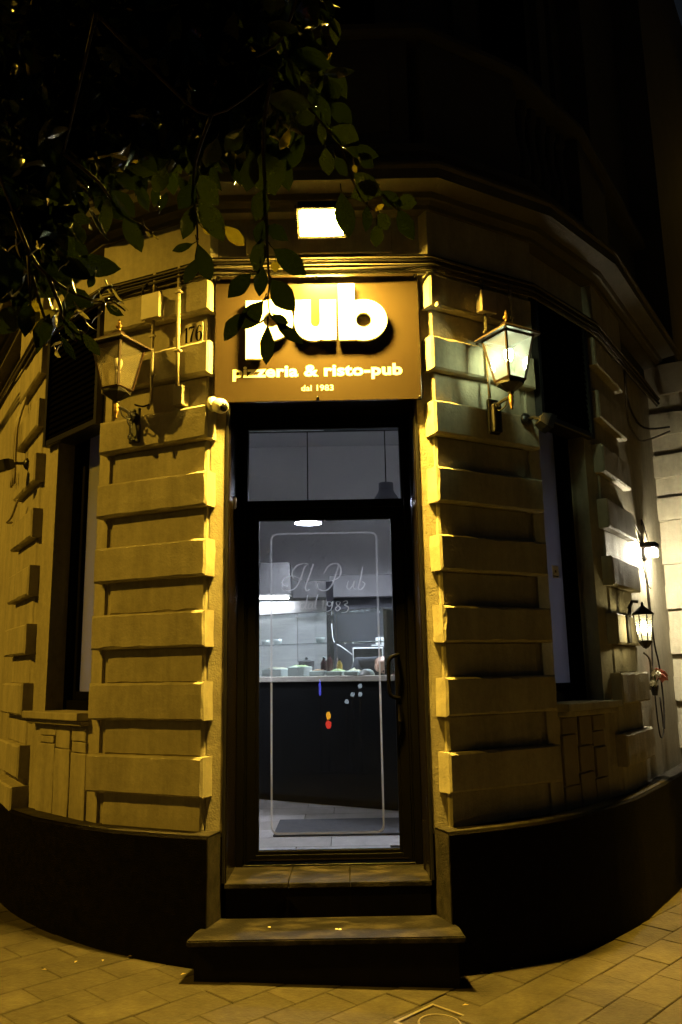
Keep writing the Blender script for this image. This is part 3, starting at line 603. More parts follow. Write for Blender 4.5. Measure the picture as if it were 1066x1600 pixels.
# ================================================================== NEIGHBOUR down the right-hand street
FN = Fr((3.00, 2.32), FR2.t[:2], FR2.n[:2])
NB = thing('neighbouring_building', 'pale building along the side street with quoins lit by the bulkhead lamp', 'building', (0, 0, 0))
bm = bmn(); fbox(bm, FN, 0.04, 6.0, -0.9, 0.30, 0.0, 4.0); obj('wall', bm, M['plaster'], NB)
bm = bmn(); fbox(bm, FN, 0.04, 6.0, -0.9, 0.29, 4.0, 10.5); obj('upper_wall', bm, M['shaded_plaster'], NB)  # upper part of the same wall, darkened in colour as if unlit
for i in range(8):
    bm = bmn(); block(bm, FN, 0.0, 0.62, -0.20, 0.36, ZB[i] - 0.05, ZB[i] + 0.157, sd=200 + i); obj('quoin_block', bm, M['plaster'], NB)
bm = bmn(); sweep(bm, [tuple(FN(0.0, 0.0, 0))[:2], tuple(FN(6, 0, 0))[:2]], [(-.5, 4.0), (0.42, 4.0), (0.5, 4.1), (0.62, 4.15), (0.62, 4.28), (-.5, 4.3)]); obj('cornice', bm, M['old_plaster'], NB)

# ================================================================== SIGN OVER THE DOOR
YB = -0.446
S = thing('sign_board', 'bronze pub sign board above the door with thick white pub letters', 'sign', (-0.018, YB, 3.48))
bm = bmn(); box(bm, -0.634, 0.597, YB, YB + 0.022, 3.076, 3.884, 0.002); obj('board', bm, M['board'], S)
def arc(cx, cy, rx, ry, a0, a1, n=18): return [(cx + rx * math.cos(rad(a0 + (a1 - a0) * i / n)), cy + ry * math.sin(rad(a0 + (a1 - a0) * i / n))) for i in range(n + 1)]
def letter(outl, x, z):
    for nm, ml, dd, ex in (('letter', 'white', 0.0, 0.0022),):
        bm = poly2d(outl, 0.014)
        for v in bm.verts: v.co = Vector((x + v.co.x, YB - 0.024 - v.co.z, z + v.co.y))
        o = obj('letter', bm, M['white'], S); return o
# b : stem and round bowl (metres, origin at baseline left)
rx, ry = 0.142, 0.1315
def bowl(cx, cy, sx): # where the bowl leaves the stem
    c = (sx - cx) / rx; return math.degrees(math.acos(max(-1, min(1, c))))
cx, cy, w = 0.148, 0.1265, 0.098
a = bowl(cx, cy, w)
b_out = [(0, 0), (0, 0.362), (w, 0.362)] + arc(cx, cy, rx, ry, a, -a, 30) + [(w, 0)]
hole = arc(cx + 0.002, cy, 0.047, 0.047, 0, 345, 23)
letter([b_out, hole], 0.112, 3.440)
p_out = [(0, -0.115), (0, 0.258), (w, 0.258)] + arc(cx, cy + 0.004, rx - 0.004, ry, a, -a, 30) + [(w, -0.115)]
letter([p_out, arc(cx + 0.004, cy + 0.004, 0.047, 0.047, 0, 345, 23)], -0.446, 3.446)
u_out = [(0, 0.258), (0, 0.115)] + arc(0.112, 0.112, 0.112, 0.117, 180, 290, 14) + [(0.156, 0.012), (0.156, 0.0), (0.248, 0.0), (0.248, 0.258), (0.152, 0.258)] + [(0.152, 0.13)] + arc(0.124, 0.118, 0.028, 0.034, 0, -180, 12) + [(0.096, 0.13), (0.096, 0.258)]
letter([u_out], -0.152, 3.443)
bm = text_bm('pizzeria & risto-pub', 0.1, 0.0036, 0.0, 1.04); place(bm, (-0.020, YB - 0.0012, 3.206), (1, 0, 0), (0, 0, 1), 1.012, 0.096); obj('lettering', bm, M['print'], S, recalc=False)
bm = text_bm('dal 1983', 0.05, 0.0006, 0.0, 1.05); place(bm, (-0.022, YB - 0.0012, 3.138), (1, 0, 0), (0, 0, 1), 0.19, 0.036); obj('lettering', bm, M['print'], S, recalc=False)
for x, z in ((-0.615, 3.865), (0.578, 3.862), (-0.615, 3.092), (0.584, 3.086), (-0.02, 3.092), (-0.02, 3.862)):
    bm = bmn(); lathe(bm, [(0.010, 0), (0.010, 0.004), (0.006, 0.007), (0.006, 0.022), (0.0, 0.024)], 10, (x, YB, z), (0, -1, 0)); obj('screw', bm, M['black_metal'], S, True)

# ================================================================== FLOODLIGHT
L = thing('floodlight', 'bright warm floodlight on the cornice above the pub sign', 'floodlight', (0.02, -0.60, 4.12))
ft = rad(62); fu, fd = Vector((0, -math.cos(ft), -math.sin(ft))), Vector((0, math.sin(ft), -math.cos(ft)))   # facing, downwards along the face
class LF(Fr):
    def __init__(f, c): f.c = Vector(c)
    def __call__(f, s, d, z): return f.c + Vector((1, 0, 0)) * s + fu * d - fd * z
Q = LF((0.022, -0.74, 4.055))
bm = bmn(); fbox(bm, Q, -0.140, 0.140, -0.075, -0.006, -0.098, 0.098, 0.008); obj('housing', bm, M['black_metal'], L)
bm = bmn()
for s0, s1, z0, z1 in ((-.14, .14, .082, .098), (-.14, .14, -.098, -.082), (-.14, -.124, -.0815, .0815), (.124, .14, -.0815, .0815)): fbox(bm, Q, s0, s1, -0.0055, 0.004, z0, z1)
obj('bezel', bm, M['black_metal'], L)
bm = bmn(); fbox(bm, Q, -0.122, 0.122, -0.005, 0.009, -0.076, 0.076); obj('lens', bm, M['em_flood'], L)
bm = bmn(); tube(bm, [Q(-0.15, -0.03, 0), Q(-0.15, -0.10, 0.05), (-0.128, -0.44, 4.15), (0.172, -0.44, 4.15), Q(0.15, -0.10, 0.05), Q(0.15, -0.03, 0)], 0.008, 6); obj('bracket', bm, M['black_metal'], L)

# ================================================================== COACH LANTERNS
def lantern(F, s, zc, d, label, lit, ornate):
    c = F(s, d, 0); T = thing('wall_lantern', label, 'lantern', F(s, 0.0, zc - 0.2), 'coach lanterns beside the door')
    ax = math.atan2(F.n.y, F.n.x)
    def P(r, a, z): return Vector((c.x + r * math.cos(ax + rad(a)), c.y + r * math.sin(ax + rad(a)), zc + z))
    A4 = (45, 135, 225, 315); rt, rb, re = 0.150, 0.088, 0.198; zt, zb = 0.115, -0.150
    # roof
    bm = bmn(); lo = [bm.verts.new(P(re, a, zt + 0.004)) for a in A4]; lo2 = [bm.verts.new(P(re, a, zt + 0.014)) for a in A4]; m1 = [bm.verts.new(P(0.10, a, zt + 0.062)) for a in A4]; m2 = [bm.verts.new(P(0.045, a, zt + 0.088)) for a in A4]; tp = [bm.verts.new(P(0.03, a, zt + 0.105)) for a in A4]
    bm.faces.new(lo)
    for a, b in ((lo, lo2), (lo2, m1), (m1, m2), (m2, tp)):
        for k in range(4): bm.faces.new((a[k], a[(k + 1) % 4], b[(k + 1) % 4], b[k]))
    bm.faces.new(tp); obj('roof', bm, M['copper'], T)
    bm = bmn(); lathe(bm, [(0.016, 0), (0.010, .012), (0.012, .02), (0.022, .03), (0.014, .045), (0.007, .055), (0.010, .062), (0.0, .085)], 10, (c.x, c.y, zc + zt + 0.104)); obj('finial', bm, M['brass'], T, True)
    # frame: four posts, rails, cup
    bm = bmn()
    for a in A4: tube(bm, [P(rt, a, zt), P(rb, a, zb)], 0.0085, 4)
    for k in range(4):
        tube(bm, [P(rt, A4[k], zt), P(rt, A4[(k + 1) % 4], zt)], 0.009, 4); tube(bm, [P(rb, A4[k], zb), P(rb, A4[(k + 1) % 4], zb)], 0.010, 4)
    obj('frame', bm, M['copper'], T)
    bm = bmn(); r = [[bm.verts.new(P(rr_, a, z)) for a in (45, 90, 135, 180, 225, 270, 315, 360)] for rr_, z in ((rb, zb - .004), (rb * .9, zb - .03), (0.05, zb - .052), (0.02, zb - .07), (0.018, zb - .085))]
    for k in (1, 3, 5, 7): r[0][k].co = (r[0][k - 1].co + r[0][(k + 1) % 8].co) / 2
    bm.faces.new(r[0]); bm.faces.new(r[-1])
    for a, b in zip(r, r[1:]):
        for k in range(8): bm.faces.new((a[k], a[(k + 1) % 8], b[(k + 1) % 8], b[k]))
    obj('cup', bm, M['black_metal'], T)
    for k in range(4):
        bm = bmn(); i = 0.004; pts = [P(rt - i, A4[k], zt - .008), P(rt - i, A4[(k + 1) % 4], zt - .008), P(rb - i, A4[(k + 1) % 4], zb + .008), P(rb - i, A4[k], zb + .008)]
        bm.faces.new([bm.verts.new(p) for p in pts]); obj('pane', bm, M['frost_lit'] if lit else M['dusty'], T)
    bm = bmn(); lathe(bm, [(0.012, -.16), (0.012, -.06), (0.016, -.05), (0.018, -.035), (0.012, -.03)], 10, (c.x, c.y, zc + 0.0)); obj('bulb_holder', bm, M['cam_white'], T)
    bm = bmn(); lathe(bm, [(0.0, -.032), (0.014, -.028), (0.026, 0), (0.029, 0.02), (0.022, 0.042), (0, .052)], 12, (c.x, c.y, zc + 0.0)); obj('bulb', bm, M['em_bulb'] if lit else M['cam_white'], T, True)
    # drop finial, arm and backplate
    bm = bmn(); lathe(bm, [(0.013, 0), (0.013, -.01), (0.019, -.02), (0.012, -.035), (0.017, -.045), (0.014, -.06), (0.007, -.085), (0.010, -.092), (0, -.10)], 10, (c.x, c.y, zc + zb - 0.083)); obj('drop_finial', bm, M['brass'], T, True)
    bm = bmn(); z0 = zc + zb - 0.10
    tube(bm, [F(s, d, z0), F(s, d * .55, z0 - 0.005), F(s, 0.03, z0 - 0.02)], 0.011, 6); tube(bm, smoothpath([F(s, d * .8, z0 - .008), F(s, d * .7, z0 - .045), F(s, d * .42, z0 - .055), F(s, d * .3, z0 - .035), F(s, d * .45, z0 - .02)], 4), 0.005, 5)
    lathe(bm, [(0.022, 0), (0.030, .02), (0.030, .045), (0.015, .06)], 10, F(s, 0.006, z0 - 0.025), F.n); obj('arm', bm, M['black_metal'], T)
    bm = bmn(); fbox(bm, F, s - 0.042, s + 0.042, 0.004, 0.030 if not ornate else 0.022, z0 - 0.19, z0 + 0.032, 0.012, 2)
    for k in (z0 - 0.175, z0 + 0.015): lathe(bm, [(0.012, 0), (0.010, .006), (0, .009)], 8, F(s, 0.022, k), F.n)
    obj('backplate', bm, M['black_metal'], T)
    if ornate:
        bm = bmn()
        tube(bm, smoothpath([F(s, 0.085, z0 - .035), F(s, .075, z0 - .075), F(s, .05, z0 - .10), F(s, .055, z0 - .135), F(s, .07, z0 - .16), F(s, .05, z0 - .18), F(s, .025, z0 - .172)], 4), 0.006, 5)
        tube(bm, smoothpath([F(s, 0.03, z0 - .045), F(s, .045, z0 - .085), F(s, .05, z0 - .12), F(s, .03, z0 - .15)], 4), 0.006, 5); lathe(bm, [(0, -.014), (0.012, -.008), (0.012, .008), (0, .014)], 8, F(s, 0.06, z0 - .165)); obj('scroll', bm, M['black_metal'], T)
    else:
        bm = bmn(); fbox(bm, F, s - 0.034, s + 0.034, 0.0305, 0.062, z0 - 0.185, z0 - 0.01, 0.012, 2); obj('gear_box', bm, M['black_metal'], T)
lantern(FL1, 0.52, 3.325, 0.185, 'unlit copper coach lantern with dusty panes and scrolled bracket left of the door', False, True)
lantern(FR1, 0.425, 3.335, 0.185, 'lit coach lantern with frosted glowing panes right of the door', True, False)

# ================================================================== SMALL THINGS ON THE LEFT PILASTER
t = thing('security_camera', 'small white dome security camera beside the sign bottom left corner', 'camera', (-0.628, -0.43, 3.06))
bm = bmn(); lathe(bm, [(0.0, 0), (0.045, 0), (0.045, 0.02), (0.030, 0.035)], 14, (-0.648, -0.445, 3.065), (0.75, -0.5, 0)); obj('base', bm, M['cam_white'], t, True)
bm = bmn(); lathe(bm, [(0.0, -.045), (0.034, -.04), (0.044, -.015), (0.044, .02), (0.036, .04), (0.028, .044)], 16, (-0.596, -0.478, 3.045), (0.62, -0.62, -0.42)); obj('body', bm, M['cam_white'], t, True)
bm = bmn(); lathe(bm, [(0.0, .0), (0.027, .0), (0.024, .010), (0, .016)], 14, Vector((-0.596, -0.478, 3.045)) + Vector((0.62, -0.62, -0.42)).normalized() * 0.042, (0.62, -0.62, -0.42)); obj('lens', bm, M['screen'], t, True)

t = thing('number_plate', 'pale house number plate reading 176 on the left pilaster', 'house number', FL1(0.145, -0.055, 3.54))
bm = bmn(); fbox(bm, FL1, 0.072, 0.218, -0.055, -0.046, 3.470, 3.612, 0.003); obj('plate', bm, M['plate'], t)
def didone(dg, F, s, d, z, h):              # fat-and-thin numerals as swept strokes of changing width
    ST = {'1': [[(0, .86, .02), (.12, .92, .03), (.22, 1, .04)], [(.22, 1, .085), (.22, 0, .085)], [(.05, 0.015, .02), (.40, 0.015, .02)]],
          '7': [[(0, .80, .02), (.02, .95, .06), (.30, .95, .08), (.56, .97, .06)], [(.56, .97, .03), (.34, .55, .07), (.24, .25, .10), (.22, 0, .10)]],
          '6': [[(.52, .86, .05), (.40, .98, .03), (.22, .93, .05), (.08, .65, .10), (.06, .35, .11), (.14, .08, .07), (.30, .01, .03), (.46, .10, .07), (.54, .32, .10), (.46, .53, .06), (.30, .58, .03), (.14, .48, .04), (.08, .34, .06)]]}
    bm = bmn()
    for q, stt in enumerate(ST[dg]):
        P = smoothpath([(x, y, ww * 1.25) for x, y, ww in stt], 4); Lr = []
        for i, p in enumerate(P):
            dd = P[min(i + 1, len(P) - 1)] - P[max(i - 1, 0)]; nx, nz = -dd.y, dd.x; ll = math.hypot(nx, nz) or 1
            Lr.append([bm.verts.new(F(s - (p.x + k * nx / ll * p.z) * h * 0.72, d + 0.0002 * q, z + (p.y + k * nz / ll * p.z * 0.72) * h)) for k in (1, -1)])
        for a, b in zip(Lr, Lr[1:]): bm.faces.new((a[0], b[0], b[1], a[1]))
    obj('numeral', bm, M['ink'], t)
for dg, s in (('1', 0.208), ('7', 0.172), ('6', 0.121)): didone(dg, FL1, s, -0.0449, 3.490, 0.100)

t = thing('junction_box', 'painted metal junction box high on the left pilaster', 'junction box', FL1(0.38, 0.0, 3.73)); 
bm = bmn(); fbox(bm, FL1, 0.325, 0.452, 0.001, 0.062, 3.655, 3.812, 0.005); obj('case', bm, M['box'], t)
bm = bmn(); fbox(bm, FL1, 0.319, 0.458, 0.050, 0.068, 3.650, 3.818, 0.004); obj('lid', bm, M['box'], t)
t = thing('junction_box', 'painted metal junction box on the right pilaster above the lit lantern', 'junction box', FR1(0.40, 0.0, 3.73))
bm = bmn(); fbox(bm, FR1, 0.345, 0.455, 0.001, 0.062, 3.67, 3.80, 0.005); obj('case', bm, M['box'], t)
bm = bmn(); fbox(bm, FR1, 0.340, 0.460, 0.050, 0.068, 3.665, 3.805, 0.004); obj('lid', bm, M['box'], t)
def conduit(F, pts, r, label, clips):
    t = thing('conduit', label, 'conduit', F(*pts[-1]))
    bm = bmn(); tube(bm, [F(*p) for p in pts], r, 8); obj('pipe', bm, M['conduit'], t, True)
    for s, d, z in clips:
        bm = bmn(); fbox(bm, F, s - r * 1.9, s + r * 1.9, d - r * 1.2, d + r * 1.25, z - 0.007, z + 0.007, 0.002); obj('clip', bm, M['conduit'], t)
conduit(FL1, [(0.395, 0.022, 3.66), (0.395, 0.022, 3.12), (0.42, 0.022, 3.085)], 0.010, 'thin painted conduit running down from the left junction box', [(0.395, 0.022, 3.55), (0.395, 0.022, 3.30)])
conduit(FL1, [(0.205, 0.020, 3.97), (0.205, 0.020, 3.20)], 0.012, 'painted conduit standing in front of the house number plate', [(0.205, 0.02, 3.80), (0.205, 0.02, 3.42)])
conduit(FL1, [(0.39, 0.022, 3.815), (0.39, 0.022, 3.97)], 0.012, 'short dark pipe rising from the left junction box to the wires', [])
conduit(FR1, [(0.40, 0.022, 3.67), (0.40, 0.022, 3.12)], 0.010, 'thin painted conduit down to the lit right lantern', [(0.40, 0.022, 3.55)])
conduit(FR1, [(0.62, 0.02, 3.97), (0.62, 0.02, 3.40)], 0.010, 'thin painted conduit right of the lit lantern near the dark shutter', [(0.62, 0.02, 3.7)])
t = thing('junction_box', 'small box at the foot of the conduit under the house number', 'junction box', FL1(0.19, 0.0, 3.12))
bm = bmn(); fbox(bm, FL1, 0.165, 0.235, -0.053, 0.02, 3.075, 3.20, 0.004); obj('case', bm, M['box'], t)
bm = bmn(); fbox(bm, FR1, 0.03, 0.055, 0.001, 0.03, 3.645, 3.672, 0.003); tag(obj('cable_clip', bm, M['conduit']), 'small pale clip under the top right block beside the sign', 'clip')

# small black spotlights on brackets
def spot(F, s, z, aim, label, d0):
    t = thing('spotlight', label, 'spotlight', F(s, d0, z), 'small black spotlights')
    bm = bmn(); lathe(bm, [(0.0, 0), (0.042, 0), (0.045, .008), (0.030, .022), (0.012, .03)], 12, F(s, d0, z), F.n); obj('base', bm, M['black_metal'], t, True)
    a = Vector(aim).normalized(); c = F(s, d0 + 0.10, z - 0.015) + a * 0.02
    bm = bmn(); tube(bm, [F(s, d0 + 0.02, z), F(s, d0 + 0.075, z - 0.004), c], 0.011, 6); obj('arm', bm, M['black_metal'], t)
    x = a.cross(Vector((0, 0, 1))).normalized(); u = x.cross(a)
    bm = bmn(); q = []
    for k, (hw, hh) in ((-0.035, (0.045, 0.028)), (0.012, (0.062, 0.042)), (0.05, (0.062, 0.042))):
        q.append([bm.verts.new(c + a * (k + 0.03) + x * sx * hw + u * sz * hh) for sx, sz in ((-1, -1), (1, -1), (1, 1), (-1, 1))])
    for r0, r1 in zip(q, q[1:]):
        for k in range(4): bm.faces.new((r0[k], r0[(k + 1) % 4], r1[(k + 1) % 4], r1[k]))
    bm.faces.new(q[0]); bm.faces.new(q[-1]); obj('head', bm, M['black_metal'], t)
    bm = bmn(); bm.faces.new([bm.verts.new(c + a * 0.0812 + x * sx * 0.05 + u * sz * 0.032) for sx, sz in ((-1, -1), (1, -1), (1, 1), (-1, 1))]); obj('lens', bm, M['dusty'], t)
spot(FL2, 0.24, 3.03, (-0.55, -0.70, -0.30), 'small black spotlight on the far left wall pointing down', 0.002)
spot(FR1, 0.70, 3.03, (0.75, 0.10, -0.35), 'small black round spotlight beside the lit lantern on the right pilaster', 0.002)

# ================================================================== CABLES along the frieze
KW = [(-4.3, 4.15), (-2.48, 1.19), (-2.055, 0.50), (-1.41, -0.137), (-0.668, -0.483), (0.667, -0.483), (1.376, -0.077), (1.975, 0.548), (2.385, 1.19), (3.05, 2.22)]
def along(K, off):
    P = offset_line(K, off); out = []
    for a, b in zip(P, P[1:]):
        n = max(2, int((b - a).length / 0.12))
        out += [a + (b - a) * i / n for i in range(n)]
    return out + [P[-1]]
rw = random.Random(21)
for i in range(8):
    off = 0.012 + 0.011 * (i % 3) + rw.uniform(0, .006); z0 = 3.885 + 0.0135 * i; ph, am = rw.uniform(0, 6), rw.uniform(.003, .009)
    pts = [(p.x, p.y, z0 + am * math.sin(j * 0.45 + ph) - 0.010 * abs(math.sin(j * 0.21 + ph))) for j, p in enumerate(along(KW, off))]
    bm = bmn(); tube(bm, pts, rw.choice((0.0055, 0.008, 0.010)), 5); o = obj('cable', bm, M['pale_cable'] if i in (0, 2, 5) else M['cable'], None, True)
    tag(o, ('lowest', 'second lowest', 'third lowest', 'fourth from the bottom', 'fourth from the top', 'third highest', 'second highest', 'topmost')[i] + (' painted' if i in (0, 2, 5) else ' dark') + ' cable of the bundle along the frieze', 'cable', 'cables along the frieze')
def cab(F, pts, r, label, m='cable', group=None):
    bm = bmn(); tube(bm, smoothpath([F(*p) for p in pts], 5), r, 5); return tag(obj('cable', bm, M[m], None, True), label, 'cable', group)
cab(FL1, [(0.42, .02, 3.93), (0.46, .05, 3.87), (0.47, .03, 3.78), (0.44, .05, 3.74)], 0.008, 'short loop of dark cable beside the left junction box')
cab(FL1, [(0.40, .03, 3.11), (0.44, .04, 3.10), (0.52, .02, 3.13)], 0.006, 'thin cable end behind the unlit left lantern')
cab(FR1, [(0.385, .02, 3.95), (0.375, .03, 3.88), (0.385, .03, 3.80)], 0.008, 'short cable dropping to the right junction box')
for i, s in enumerate((0.55, 0.63, 0.69)):
    cab(FL2, [(s, -.03, 3.90), (s + .04, -.03, 3.70), (s + .05, .03, 3.40), (s + .04, .03, 2.95)], 0.011, ('rightmost', 'middle', 'leftmost')[i] + ' of three painted pipes dropping down the far left wall', 'conduit', 'pipes on the far left wall')
cab(FL2, [(0.45, .02, 2.80), (0.62, .03, 2.70), (0.82, .03, 2.69), (1.1, -.05, 2.74)], 0.010, 'thick painted cable sagging under the far left spotlight', 'conduit')
cab(SWR, [(-.05, .02, 3.72), (.25, -.05, 3.52), (.5, -.05, 3.42), (.8, -.04, 3.46), (1.2, .1, 3.62)], 0.009, 'pale cable sagging across the recessed wall high on the right', 'pale_cable')
cab(SWR, [(-.05, .02, 3.84), (.3, -.04, 3.64), (.8, -.04, 3.58), (1.2, .1, 3.66)], 0.009, 'dark cable sagging above the pale one high on the right', 'cable')

# ================================================================== RIGHT-HAND STREET LAMPS, CABLES, FLOWERS
t = thing('bulkhead_lamp', 'glaring white bulkhead lamp on the recessed wall far right', 'wall lamp', SWR(0.47, -0.08, 2.43))
bm = bmn(); fbox(bm, SWR, 0.40, 0.54, -0.082, 0.045, 2.455, 2.50, 0.008); fbox(bm, SWR, 0.43, 0.51, -0.082, -0.05, 2.36, 2.4545); obj('housing', bm, M['shutter'], t)
bm = bmn(); fbox(bm, SWR, 0.412, 0.528, -0.046, 0.034, 2.385, 2.4545, 0.015, 2); obj('lens', bm, M['em_far'], t, True)
t = thing('wall_lantern', 'small lit black lantern on the second right pilaster', 'lantern', FR2(0.24, 0.0, 1.75))
lc = FR2(0.245, 0.115, 1.765)
bm = bmn(); lathe(bm, [(0.050, -.09), (0.052, -.095), (0.040, -.115), (0.02, -.14), (0.0, -.15)], 8, lc); obj('cup', bm, M['black_metal'], t)
bm = bmn(); lathe(bm, [(0.078, .085), (0.080, .09), (0.06, .11), (0.03, .135), (0.012, .15), (0.010, .17), (0, .18)], 8, lc); obj('roof', bm, M['black_metal'], t)
bm = bmn(); lathe(bm, [(0.046, -.089), (0.066, .084)], 8, lc)
for f in [f for f in bm.faces if len(f.verts) > 4]: bm.faces.remove(f)
obj('glass', bm, M['frost_lit'], t)
bm = bmn()
for k in range(8):
    a = k * math.pi / 4; tube(bm, [lc + Vector((0.047 * math.cos(a), 0.047 * math.sin(a), -.09)), lc + Vector((0.068 * math.cos(a), 0.068 * math.sin(a), .086))], 0.0035, 4)
obj('frame', bm, M['black_metal'], t)
bm = bmn(); lathe(bm, [(0, -.04), (0.02, -.03), (0.024, 0), (0.015, .035), (0, .045)], 10, lc); obj('bulb', bm, M['em_farl'], t, True)
bm = bmn(); fbox(bm, FR2, 0.215, 0.275, 0.003, 0.022, 1.66, 1.86, 0.006); tube(bm, [FR2(0.245, 0.02, 1.90), FR2(0.245, .05, 1.95), FR2(0.245, .09, 1.945)], 0.012, 6); tube(bm, [FR2(0.245, 0.02, 1.84), FR2(0.245, .03, 1.91)], 0.012, 6); obj('bracket', bm, M['black_metal'], t)
cab(SWR, [(.16, -.07, 2.66), (.22, -.06, 2.62), (.40, -.06, 2.55), (.52, -.07, 2.50)], 0.005, 'thin cable slanting down to the bulkhead lamp')
cab(SWR, [(.50, -.07, 2.66), (.46, -.06, 2.70), (.56, -.06, 2.62), (.60, -.05, 2.50), (.62, -.05, 2.30), (.55, -.05, 2.14), (.42, -.05, 2.16), (.32, -.05, 2.28), (.18, -.05, 2.52), (.10, -.06, 2.56)], 0.005, 'thin cable looped below the bulkhead lamp')
cab(SWR, [(.50, -.07, 2.40), (.53, -.07, 2.0), (.56, -.07, 1.7), (.62, -.06, 1.5), (.66, -.06, 1.2), (.60, -.06, 1.0)], 0.007, 'cable running down the wall below the bulkhead lamp', 'cable', None)
cab(SWR, [(.47, -.07, 2.40), (.48, -.07, 2.0), (.49, -.07, 1.75), (.38, -.06, 1.45), (.34, -.05, 1.1), (.40, -.05, 0.95), (.52, -.05, 1.0), (.54, -.06, 1.25)], 0.006, 'cable ending in a long loop near the pink flowers')
cab(SWR, [(.08, -.05, 1.60), (.16, -.03, 1.55), (.20, -.04, 1.42), (.18, -.05, 1.32)], 0.008, 'pale cable stub below the small lit lantern', 'pale_cable')
t = thing('flower_bunch', 'pink and ivory flowers in a dark holder on the recessed wall far right', 'flowers', SWR(0.26, -0.08, 1.28))
bm = bmn(); lathe(bm, [(0.0, -.06), (0.02, -.055), (0.035, 0.02), (0.03, 0.02), (0.0, -.02)], 10, SWR(0.26, -0.035, 1.33)); obj('holder', bm, M['black_metal'], t)
rs = random.Random(8)
def bloom(c, r, m):
    bm = bmn()
    for k in range(26):
        a, e = rs.uniform(0, 6.28), rs.uniform(-.5, 1.4); dv = Vector((math.cos(a) * math.cos(e), math.sin(a) * math.cos(e), math.sin(e))); x = dv.cross(Vector((.2, .3, 1))).normalized() * r * .55; y = dv.cross(x).normalized() * r * .55; o = c + dv * r * .72
        v = [bm.verts.new(o + q) for q in (x, y + dv * r * .3, -x, -y - dv * r * .1)]; bm.faces.new(v)
    obj('blossom', bm, m, t)
bloom(SWR(0.33, 0.0, 1.42), 0.06, M['petal']); bloom(SWR(0.20, 0.0, 1.44), 0.04, M['petal2']); bloom(SWR(0.17, -0.02, 1.37), 0.03, M['petal2'])
bm = bmn()
for s, z in ((.33, 1.41), (.20, 1.43), (.17, 1.37), (.27, 1.45)): tube(bm, [SWR(.26, -.035, 1.33), SWR(s, -.01, z)], 0.005, 4)
obj('stems', bm, M['stem'], t)

# ================================================================== INSIDE THE PUB
ZF = 0.405; YW = 4.9; ZI = 4.45
rp = [(-1.0, 0.14), (-1.55, 0.62), (-1.92, 1.30), (-3.4, 3.6), (-3.4, YW), (3.4, YW), (3.4, 3.6), (1.92, 1.30), (1.55, 0.62), (1.0, 0.14)]
bm = bmn(); prism(bm, rp, ZF - 0.14, ZF - 0.012); floor = struct(obj('pub_floor', bm, M['joint'])); OFF[floor] = Vector((0, 0, 0))
tm = []
for m in ('tile', 'tile2'):
    b2 = bmn(); box(b2, -0.298, 0.298, -0.148, 0.148, -0.010, 0.0, 0.0015); me = bpy.data.meshes.new('floor_tile'); bmesh.ops.recalc_face_normals(b2, faces=b2.faces); b2.to_mesh(me); b2.free(); me.materials.append(M[m]); tm.append(me)
rt = random.Random(6)
for j in range(8):
    for i in range(-4, 5):
        x, y = i * 0.601 + (0.30 if j % 2 else 0.08), 0.32 + j * 0.301
        if abs(x) + .30 > 0.93 + max(0, y - .30) * 0.65: continue
        o = bpy.data.objects.new('floor_tile', rt.choice(tm)); COL.objects.link(o); o.parent = floor; o.location = (x, y, ZF)
bm = bmn(); prism(bm, [(p[0] * 0.999, p[1]) for p in rp], ZF + 3.9, ZF + 4.0); struct(obj('pub_ceiling', bm, M['int_ceiling']))
bm = bmn(); box(bm, -3.4, 3.4, YW, YW + 0.15, ZF - 0.1, ZI); struct(obj('pub_back_wall', bm, M['int_wall']))
for s in (-1, 1):
    bm = bmn(); pts = [(s * 1.95, 1.36), (s * 3.4, 3.6), (s * 3.4, 5.0), (s * 3.5, 5.0), (s * 3.5, 3.55), (s * 2.05, 1.28)]
    prism(bm, pts if s < 0 else pts[::-1], ZF - 0.1, ZI); struct(obj('pub_side_wall', bm, M['int_wall']))
# dark slate cladding and the pale beam over the kitchen on the right, column and flue
bm = bmn(); box(bm, -0.03, 3.3, 4.60, 4.70, ZF, 2.34); tag(obj('wall_panelling', bm, M['int_dark']), 'dark slate wall panelling behind the bar on the right', 'panelling')
bm = bmn(); box(bm, -0.06, 3.3, 4.36, 4.72, 2.345, 2.60, 0.004); tag(obj('beam', bm, M['beam']), 'pale boxed beam above the dark panelling at the back of the pub', 'beam')
bm = bmn(); box(bm, -0.075, 0.0, 3.36, 3.44, ZF, 2.42, 0.004); tag(obj('column', bm, M['screen']), 'slim dark post between steel splashback and panelling', 'post')
t = thing('extractor_hood', 'grey metal extractor hood over the kitchen on the left', 'extractor hood', (-0.9, 3.35, 2.3))
bm = bmn(); hexa(bm, [Vector(p) for p in ((-2.3, 3.10, 2.27), (-0.42, 3.10, 2.27), (-0.42, 3.45, 2.27), (-2.3, 3.45, 2.27), (-2.3, 3.16, 2.60), (-0.44, 3.16, 2.60), (-0.44, 3.45, 2.60), (-2.3, 3.45, 2.60))]); obj('canopy', bm, M['hood'], t)
bm = bmn(); box(bm, -2.3, -0.04, 3.46, 3.77, 2.26, 2.44, 0.004); obj('rear_canopy', bm, M['hood'], t)
bm = bmn(); box(bm, -2.0, -0.46, 3.30, 3.36, 2.246, 2.262, 0.003); obj('light_tube', bm, M['em_hood'], t)
bm = bmn(); box(bm, -2.3, -0.08, 3.78, 3.80, ZF, 2.30); tag(obj('splashback', bm, M['steel']), 'bright brushed steel splashback under the hood', 'splashback')
